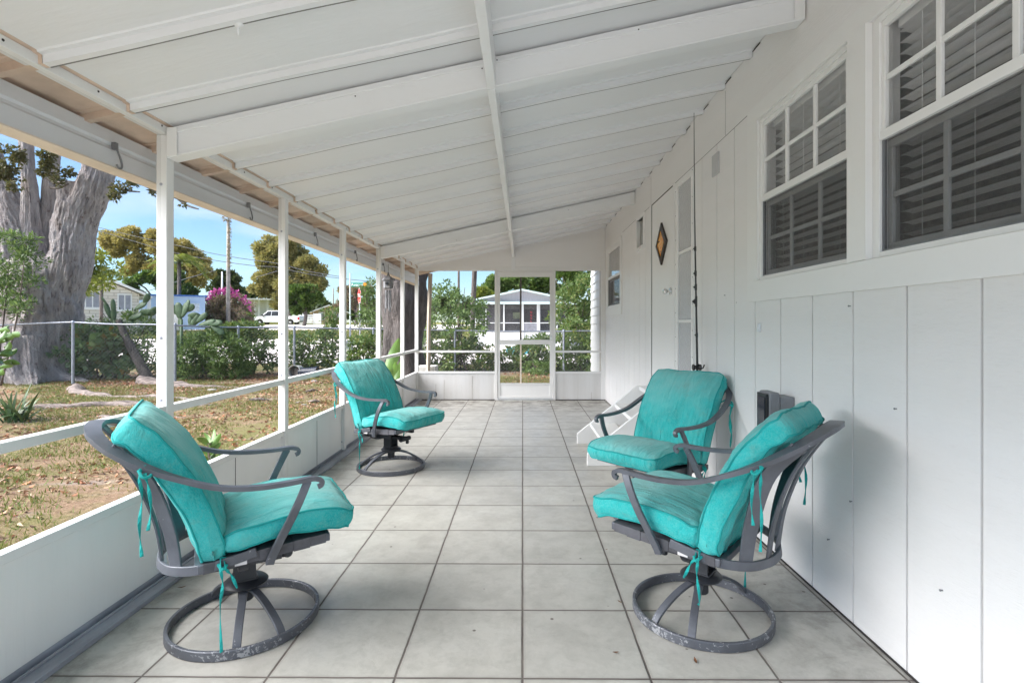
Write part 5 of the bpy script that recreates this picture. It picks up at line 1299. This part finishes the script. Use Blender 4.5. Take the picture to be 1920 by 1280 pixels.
MB().box(*sorted([pr(.955,0)[0], pr(.99,0)[0]]), d-.012, d+.1, zg+H*.36, zg+H*.54).build('tail_light', simple('red_light', (.5,.02,.02), .3), tr)
MB().box(*sorted([pr(.225,0)[0], pr(.25,0)[0]]), d-.22, d-.0, zg+H*.62, zg+H*.72).build('mirror', M['black'], tr, bevel=.01)
MB().box(*sorted([pr(.01,0)[0], pr(.05,0)[0]]), d-.01, d+.3, zg+H*.42, zg+H*.52).build('headlight', M['chrome'], tr)
# teal planter, bougainvillea
pq = P(459,608,56); o = MB().box(XP(449,56), XP(470,56), 56, 57, ground_z(pq.x,56)-.1, ZP(604,56)).build('teal_planter', simple('teal_paint', (.03,.36,.42), .5), bevel=.03); tag(o, 'teal rectangular planter left of the parked pickup', 'planter')
bush('planter_bush', 'green bush growing in the teal planter', 'shrub', 446, 474, 584, 606, 56, LM['shrub2'], .25, .15, 900, k=4, stems=0)
bv = bush('bougainvillea', 'arching bougainvillea with magenta bracts around the utility pole', 'shrub', 383, 470, 545, 606, 52, LM['brownish'], .30, .13, 6000, dep=2.2, k=8, s=.42, ragged=.3)
cl = [pc(400,549,8,51,.6), pc(413,545,9,51,.6), pc(392,556,7,51,.6), pc(440,550,8,51,.6), pc(455,560,7,51,.6), pc(463,568,6,51,.6), pc(468,577,4,51,.6), pc(428,545,7,51,.6), pc(385,562,4,51,.6), pc(390,572,4,51,.6)]
pts_, d_ = clump_points(subclumps(cl, 3, .5), 1500, .2); leaf_obj('bracts', LM['magenta'], pts_[:330], d_[:330], .28, .17, bv)
# utility poles and wires
def pole(name, lab, px, pyt, d, r, lean=0, cat='utility pole', m=None, arm=False):
    x = XP(px,d); gz_ = ground_z(x,d)-.2; zt = ZP(pyt,d); t = thing(name, lab, cat, (x,d,gz_))
    MB().tube([(x,d,gz_),(x+lean*.5,d,(gz_+zt)/2),(x+lean,d,zt)], [r, r*.85, r*.65], 10).build('shaft', m or simple('grey_pole_wood', (.30,.27,.24), .9, 0, .3, 3, .01), t, smooth=True)
    if arm: MB().box(x+lean-.7, x+lean+.7, d-.08, d+.04, zt-.6, zt-.48).build('crossarm', M['stem'], t)
    return t
up = pole('utility_pole', 'weathered wooden utility pole wrapped in a dry vine beside the bougainvillea', 428, 412, 50, .20)
cl = [pc(430,y,2.6,49.8,.8) for y in range(415,500,7)]+[pc(424,409,7,49.8,.6)]; pts_, d_ = clump_points(cl, 520, .3); leaf_obj('vine_leaves', LM['brownish'], pts_, d_, .14, .08, up)
pole('utility_pole', 'thin pale pole left of the vine-wrapped utility pole', 416.5, 509, 60, .12, m=W8)
pole('utility_pole', 'distant grey pole above the peach house', 625, 540, 78, .12); pole('utility_pole', 'distant thin pole right of the other above the peach house', 632, 558, 80, .10)
pole('dark_pole', 'dark slim pole above the tall shrub outside the end wall', 860, 440, 19, .05, m=M['stem'], cat='pole')
wires = [[(120,412),(180,431),(260,455),(323,473),(396,487),(475,498),(520,501),(575,513),(640,522),(720,530)], [(180,425),(240,440),(323,458),(383,472),(450,484),(520,494),(575,508),(640,519)], [(480,520),(520,508)], [(270,548),(340,525),(400,508)]]
labs = ['long lower power cable across the sky behind the screen posts', 'upper power cable running just above the longer one', 'short service wire dropping into the large golden tree', 'thin service wire rising from the stone house towards the poles']
for wv, lb in zip(wires, labs):
    o = MB().tube(spline([P(a, b_, 51) for a, b_ in wv], 4), .028, 4, cap=False).build('power_cable', simple('cable_grey', (.10,.10,.11), .6), smooth=True); tag(o, lb, 'cable', 'overhead cables')
# street sign, stop sign
d = 24; x = XP(656.5,d)
ss = thing('street_sign', 'green street name blade with orange end on a pale pole', 'street sign', (x, d, ground_z(x,d)))
MB().tube([(x,d,ground_z(x,d)-.1),(x,d,ZP(512,d))], .035, 10).build('pole', simple('pale_green_pole', (.42,.50,.45), .5), ss, smooth=True)
gsm = simple('sign_green', (.0,.27,.17), .4, 0, .03); osm = simple('sign_orange', (.85,.30,.02), .4, 0, .03)
za, zb = ZP(537.5,d), ZP(530,d)
MB().box(XP(658.5,d), XP(681.5,d), d-.02, d-.01, za, zb).build('name_blade', gsm, ss)
MB().box(XP(681.6,d), XP(688,d), d-.02, d-.01, za, zb).build('orange_blade', osm, ss)
def text(s, size, loc, rot, m, parent, name='lettering', ext=.002, spacing=1.0):
    cu = bpy.data.curves.new(name, 'FONT'); cu.body = s; cu.size = size; cu.extrude = ext; cu.align_x = 'CENTER'; cu.align_y = 'CENTER'; cu.space_character = spacing; cu.offset = size*.012
    tmp = bpy.data.objects.new('tmp', cu); bpy.context.scene.collection.objects.link(tmp)
    me = bpy.data.meshes.new_from_object(tmp.evaluated_get(bpy.context.evaluated_depsgraph_get())); bpy.data.objects.remove(tmp)
    me.materials.clear(); me.materials.append(m); o = bpy.data.objects.new(name, me); C.objects.link(o); o.parent = parent; o.location = Vector(loc)-wl(parent); o.rotation_euler = rot; return o
whm = simple('sign_white', (.8,.8,.8), .4, 0, .02)
text('Avenue', .185, ((XP(659,d)+XP(681,d))/2, d-.023, (za+zb)/2), (R(90),0,0), whm, ss)
d = 25.5; x = XP(674,d); zc = ZP(554.5,d); yaw = R(-62)
stp = thing('stop_sign', 'red octagonal stop sign seen at an angle beside the feathery tree', 'stop sign', (x, d, ground_z(x,d)))
MB().tube([(x,d+.06,ground_z(x,d)-.1),(x,d+.06,zc+.3)], .032, 8).build('pole', M['wire'], stp, smooth=True)
def octo(r, y0, y1):
    mb = MB(); pts = [(r*math.cos(R(22.5+45*k)), r*math.sin(R(22.5+45*k))) for k in range(8)]
    v = []
    for yy in (y0, y1):
        for (a, c_) in pts: v.append((x+a*math.cos(yaw)+yy*-math.sin(yaw)*1, d+a*math.sin(yaw)+yy*math.cos(yaw), zc+c_))
    return mb.add(v, [tuple(range(8))[::-1], tuple(range(8,16))]+[(i,(i+1)%8,8+(i+1)%8,8+i) for i in range(8)])
octo(.40, -.012, -.006).build('rim_face', whm, stp); octo(.375, -.016, -.0125).build('red_face', simple('sign_red', (.60,.03,.03), .4, 0, .03), stp)
n_ = Vector((math.sin(yaw), -math.cos(yaw), 0))
text('STOP', .26, Vector((x, d, zc))+n_*.019, (R(90), 0, yaw), whm, stp)
# neighbour house beyond the end wall
d = 25; gz_ = ground_z(0,d)-.3
h5 = thing('neighbour_house', 'white gabled house with pale teal roof edge and dark screened porch, beyond the screen door', 'house', (XP(980,d), d+5, gz_))
teal_t = simple('pale_teal_trim', (.60,.72,.70), .5, 0, .05, 2); roofw = simple('pale_corrugated_roof', (.50,.46,.50), .5, 0, .1, 2, .003, (12,.3,1))
z570, z565 = ZP(570.5,d), ZP(566,d)
wall_poly('gable', roofw, [(XP(890,d),z565),(XP(1070,d),z565),A(1070,563,d),A(979,545.5,d),A(890,563,d)], d-.1, d+.1, h5)
wall_poly('roof', teal_t, [A(884,565.5,d),A(979,545.5,d),A(1076,565.5,d),A(1076,562.5,d),A(979,542.3,d),A(884,562.5,d)], d-.4, d+9, h5)
MB().box(XP(884,d), XP(1076,d), d-.35, d-.101, z570, z565).build('fascia', teal_t, h5)
MB().box(XP(890,d), XP(1070,d), d, d+.12, gz_, ZP(622,d)).build('lower_wall', W8, h5)
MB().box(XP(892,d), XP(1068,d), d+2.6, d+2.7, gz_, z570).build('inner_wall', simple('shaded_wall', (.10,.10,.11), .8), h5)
MB().box(XP(892,d), XP(1068,d), d+.05, d+2.6, z570+.12, z570+.16).build('porch_ceiling', M['sash_grey'], h5)
MB().box(XP(890,d), XP(1070,d), d+.06, d+.10, ZP(579,d), z570+.1).build('valance', simple('grey_valance', (.22,.215,.21), .8), h5)
for px, w_ in ((891,1.5),(910.5,1.5),(943.5,2.6),(978,4),(1006.5,4),(1011,1.6),(1043,2),(1068,1.5)):
    MB().box(XP(px,d), XP(px+w_,d), d-.05, d+.04, ZP(623,d) if px != 978 else gz_, z570-.001).build('porch_post', W8, h5)
MB().box(XP(891,d), XP(1069,d), d-.03, d+.03, ZP(606,d), ZP(604.5,d)).build('rail', W8, h5)
MB().box(XP(891,d), XP(1069,d), d+.045, d+.049, ZP(622,d), z570).build('screen', M['dark_screen'], h5)
MB().box(XP(982,d), XP(1006,d), d-.028, d-.005, ZP(620.5,d), ZP(606.5,d)).build('door_panel', simple('grey_panel_metal', (.28,.28,.31), .6), h5)
MB().box(XP(960,d), XP(975,d), d+2.55, d+2.59, ZP(596,d), ZP(583,d)).build('back_window', simple('bright_pane', (.25,.30,.2), .2, 0, .5, 2), h5)
rdm = simple('red_letters', (.55,.02,.04), .5, 0, .03)
for k, ch_ in enumerate('NOEL'): text(ch_, .115, (XP(996,d), d-.035, ZP(585.5+5.6*k,d)), (R(90),0,0), rdm, h5, 'letter', .008)
o = MB().box(XP(950,21), XP(1002,21), 20.6, 21.4, ground_z(0,21)-.05, ZP(651,21)).build('teal_box', simple('teal_plastic', (.10,.42,.48), .5, 0, .1), bevel=.05); tag(o, 'low teal storage box before the neighbour house', 'box'); o.name = 'storage_box'

# ---- trees beyond the street
def far_tree(name, lab, cl, d, m, L, n, trunk=None, sub=7, s=.42, shell=.25, group='trees beyond the street'):
    cc = [pc(*c, d, .8) for c in cl]; cx = sum(c[0] for c in cc)/len(cc); gz_ = ground_z(cx,d)-.3
    t = thing(name, lab, 'tree', (cx, d, gz_), group)
    pts_, d_ = clump_points(subclumps(cc, sub, s), n, shell)
    leaf_obj('crown', m, pts_, d_+np.array([0,-.2,.3]), L, L*.55, t)
    zc = sum(c[2] for c in cc)/len(cc); mb = MB(); r = .012*d/3
    mb.tube(spline([(cx,d,gz_),(cx+.3,d,(gz_+zc)/2),(cx,d,zc)], 4), [r*(1-.05*k) for k in range(9)], 8)
    for c in cc[::2]: mb.tube(spline([(cx+.1,d,(gz_+zc)/2),((cx+c[0])/2,d,(zc+c[2])/2-.5),(c[0],c[1],c[2])], 3), [r*.5-.04*r*k for k in range(7)], 6)
    mb.build('trunk', M['bark2'], t, smooth=True); return t
far_tree('spreading_tree', 'broad olive-brown flat-topped tree rising behind the stone house', [(212,452,24),(245,446,26),(280,452,28),(310,462,28),(340,470,28),(368,490,26),(385,510,20),(225,470,16),(262,490,20),(300,500,24),(340,515,24),(370,530,20),(243,505,14)], 70, LM['olive'], .38, 36000, sub=10, s=.52)
far_tree('round_tree', 'dark round tree between the olive tree and the golden one', [(418,520,22),(435,530,18),(405,540,18),(440,548,16),(420,550,20)], 80, LM['dark'], .45, 8000)
far_tree('golden_tree', 'very large rounded golden-green tree above the parked pickup', [(510,462,26),(540,458,28),(500,490,26),(535,495,32),(570,490,28),(585,515,26),(600,538,20),(505,525,26),(545,535,30),(580,550,22),(490,540,18),(525,560,22),(560,565,22)], 68, LM['olive2'], .38, 42000, sub=10, s=.52)
far_tree('pale_green_tree', 'loose pale green tree in front of the golden tree', [(560,548,18),(580,545,16),(545,560,18),(575,565,20),(598,560,12),(555,575,14)], 58, LM['green'], .4, 8000)
far_tree('palm_grove_tree', 'bright green layered tree right of the stone house roof', [(250,530,16),(275,520,16),(300,525,18),(320,540,20),(240,540,12),(335,520,16),(350,545,16)], 52, LM['green'], .36, 9000)
far_tree('round_tree', 'low dark green trees behind the white carport house', [(480,552,12),(500,548,14),(520,550,12),(455,552,12)], 90, LM['dark'], .7, 2200)
far_tree('round_tree', 'brownish tree beyond the street name sign', [(652,548,16),(672,545,16),(690,548,14),(660,565,14),(680,570,16),(640,575,14)], 60, LM['brownish'], .35, 6000)
far_tree('round_tree', 'green tree behind the neighbour house roof, left half', [(925,540,22),(950,528,24),(905,548,14),(970,535,22)], 42, LM['shrub'], .35, 4600)
far_tree('round_tree', 'lighter green tree behind the neighbour house roof, right half', [(1000,530,22),(1030,525,26),(1060,520,26),(1010,548,16),(1045,548,20),(1085,530,24),(1110,520,24)], 44, LM['green'], .38, 5600)
far_tree('yellow_tree', 'small yellowish tree left of the neighbour house roof', [(905,548,12),(918,552,10),(895,556,8)], 34, LM['yellow'], .22, 1100)
pm_t = thing('palm', 'thin palm trunk rising beside the dark pole outside the end wall', 'palm', (XP(889,21), 21, ground_z(0,21)))
MB().tube(spline([(XP(884,21),21,0),(XP(888,21),21,2.4),(XP(893,21),21,5)], 5), .10, 8).build('trunk', M['bark2'], pm_t, smooth=True)
def palm(cx, cy, cz, n, L, parent, m):
    mb_c = []; mb_d = []
    for k in range(n):
        a = 6.28*k/n+rs.uniform(-.2,.2); up_ = rs.uniform(.1,.9)
        for j in range(26):
            f = j/25; x = L*f*math.cos(a); y = L*f*math.sin(a); z = L*(up_*f-.9*f*f)
            for s_ in (-1,1): mb_c.append((cx+x, cy+y, cz+z)); mb_d.append((math.cos(a)*.6-s_*math.sin(a), math.sin(a)*.6+s_*math.cos(a), -.5))
    return leaf_obj('fronds', m, np.array(mb_c), np.array(mb_d), L*.32, L*.035, parent)
palm(XP(893,21), 21, 5.1, 12, 1.6, pm_t, LM['yellow'])
pq = P(336,486,48); pl = thing('palm', 'yellow-green palm right of the nearest screen post, beyond the street', 'palm', (pq.x, 48, ground_z(pq.x,48)))
MB().tube([(pq.x,48,1),(pq.x,48,pq.z)], .16, 8).build('trunk', M['bark2'], pl, smooth=True); palm(pq.x, 48, pq.z, 14, 2.2, pl, LM['yellow'])
pq = P(190,508,30); pl = thing('palm', 'small drooping palm between the giant tree and the stone house', 'palm', (pq.x, 30, ground_z(pq.x,30)))
MB().tube([(pq.x,30,.3),(pq.x,30,pq.z)], .09, 8).build('trunk', M['bark2'], pl, smooth=True); palm(pq.x, 30, pq.z, 11, 1.1, pl, LM['green'])
# wood line far off
cl = []
for px in range(-1600, 1500, 24): cl.append(pc(px+rs.uniform(-8,8), 585-rs.uniform(0,16), rs.uniform(12,20), 100, .8))
pts_, d_ = clump_points(subclumps(cl, 3, .6), 26000, .3); tl = leaf_obj('treeline', LM['dark'], pts_, d_, 1.1, .7); tag(tl, 'low dark line of trees on the horizon', 'trees', kind='stuff')
EXPO = 2.12
# ================================================================== CAMERA, LIGHT
sc = bpy.context.scene
cam = bpy.data.cameras.new('camera'); co = bpy.data.objects.new('camera', cam); C.objects.link(co); sc.camera = co
co.location = (0, 0, EYE); co.rotation_euler = (R(90), 0, 8.0/997.0)
cam.sensor_width = 36; cam.lens = 36*F/1920; cam.shift_x = (960-972)/1920; cam.shift_y = -30/1920; cam.clip_end = 3000; cam.clip_start = .02
SUN_EL, SUN_AZ = 41, 253      # azimuth measured clockwise from +Y
w = bpy.data.worlds.new('World'); sc.world = w; w.use_nodes = True; nt = w.node_tree
bg = nt.nodes['Background']; sky = N(nt, 'ShaderNodeTexSky', sky_type='NISHITA'); sky.sun_disc = False
sky.sun_elevation = R(SUN_EL); sky.sun_rotation = R(SUN_AZ); sky.air_density = 1.0; sky.dust_density = .3; sky.ozone_density = 3
g = N(nt, 'ShaderNodeTexCoord'); mp = N(nt, 'ShaderNodeMapping'); mp.inputs['Scale'].default_value = (1.2,1.2,6); mp.inputs['Rotation'].default_value = (.0,.22,.5)
nt.links.new(g.outputs['Generated'], mp.inputs[0])
cl = ramp(nt, ntex(nt, mp.outputs[0], 2.2, 7, .58, .4), [(.46, 0.0), (.72, .6)])
nt.links.new(mix(nt, cl, mix(nt, 1.0, sky.outputs[0], (.82,.94,1.04), 'MULTIPLY'), (5.0,5.6,6.2)), bg.inputs['Color']); bg.inputs['Strength'].default_value = .0505
sl = bpy.data.lights.new('sun', 'SUN'); sl.energy = 3.4; sl.angle = R(60); sl.color = (1,.97,.94)
so = bpy.data.objects.new('sun', sl); C.objects.link(so)
az = R(SUN_AZ); el = R(SUN_EL)
dirv = Vector((math.sin(az)*math.cos(el), math.cos(az)*math.cos(el), math.sin(el)))
so.rotation_euler = dirv.to_track_quat('Z', 'Y').to_euler(); so.location = dirv*30
sc.view_settings.view_transform = 'Standard'; sc.view_settings.look = 'None'; sc.view_settings.exposure = EXPO; sc.view_settings.gamma = 1
sc.cycles.max_bounces = 16; sc.cycles.diffuse_bounces = 12; sc.cycles.transparent_max_bounces = 16; sc.cycles.use_denoising = True
sc.cycles.sample_clamp_indirect = 8
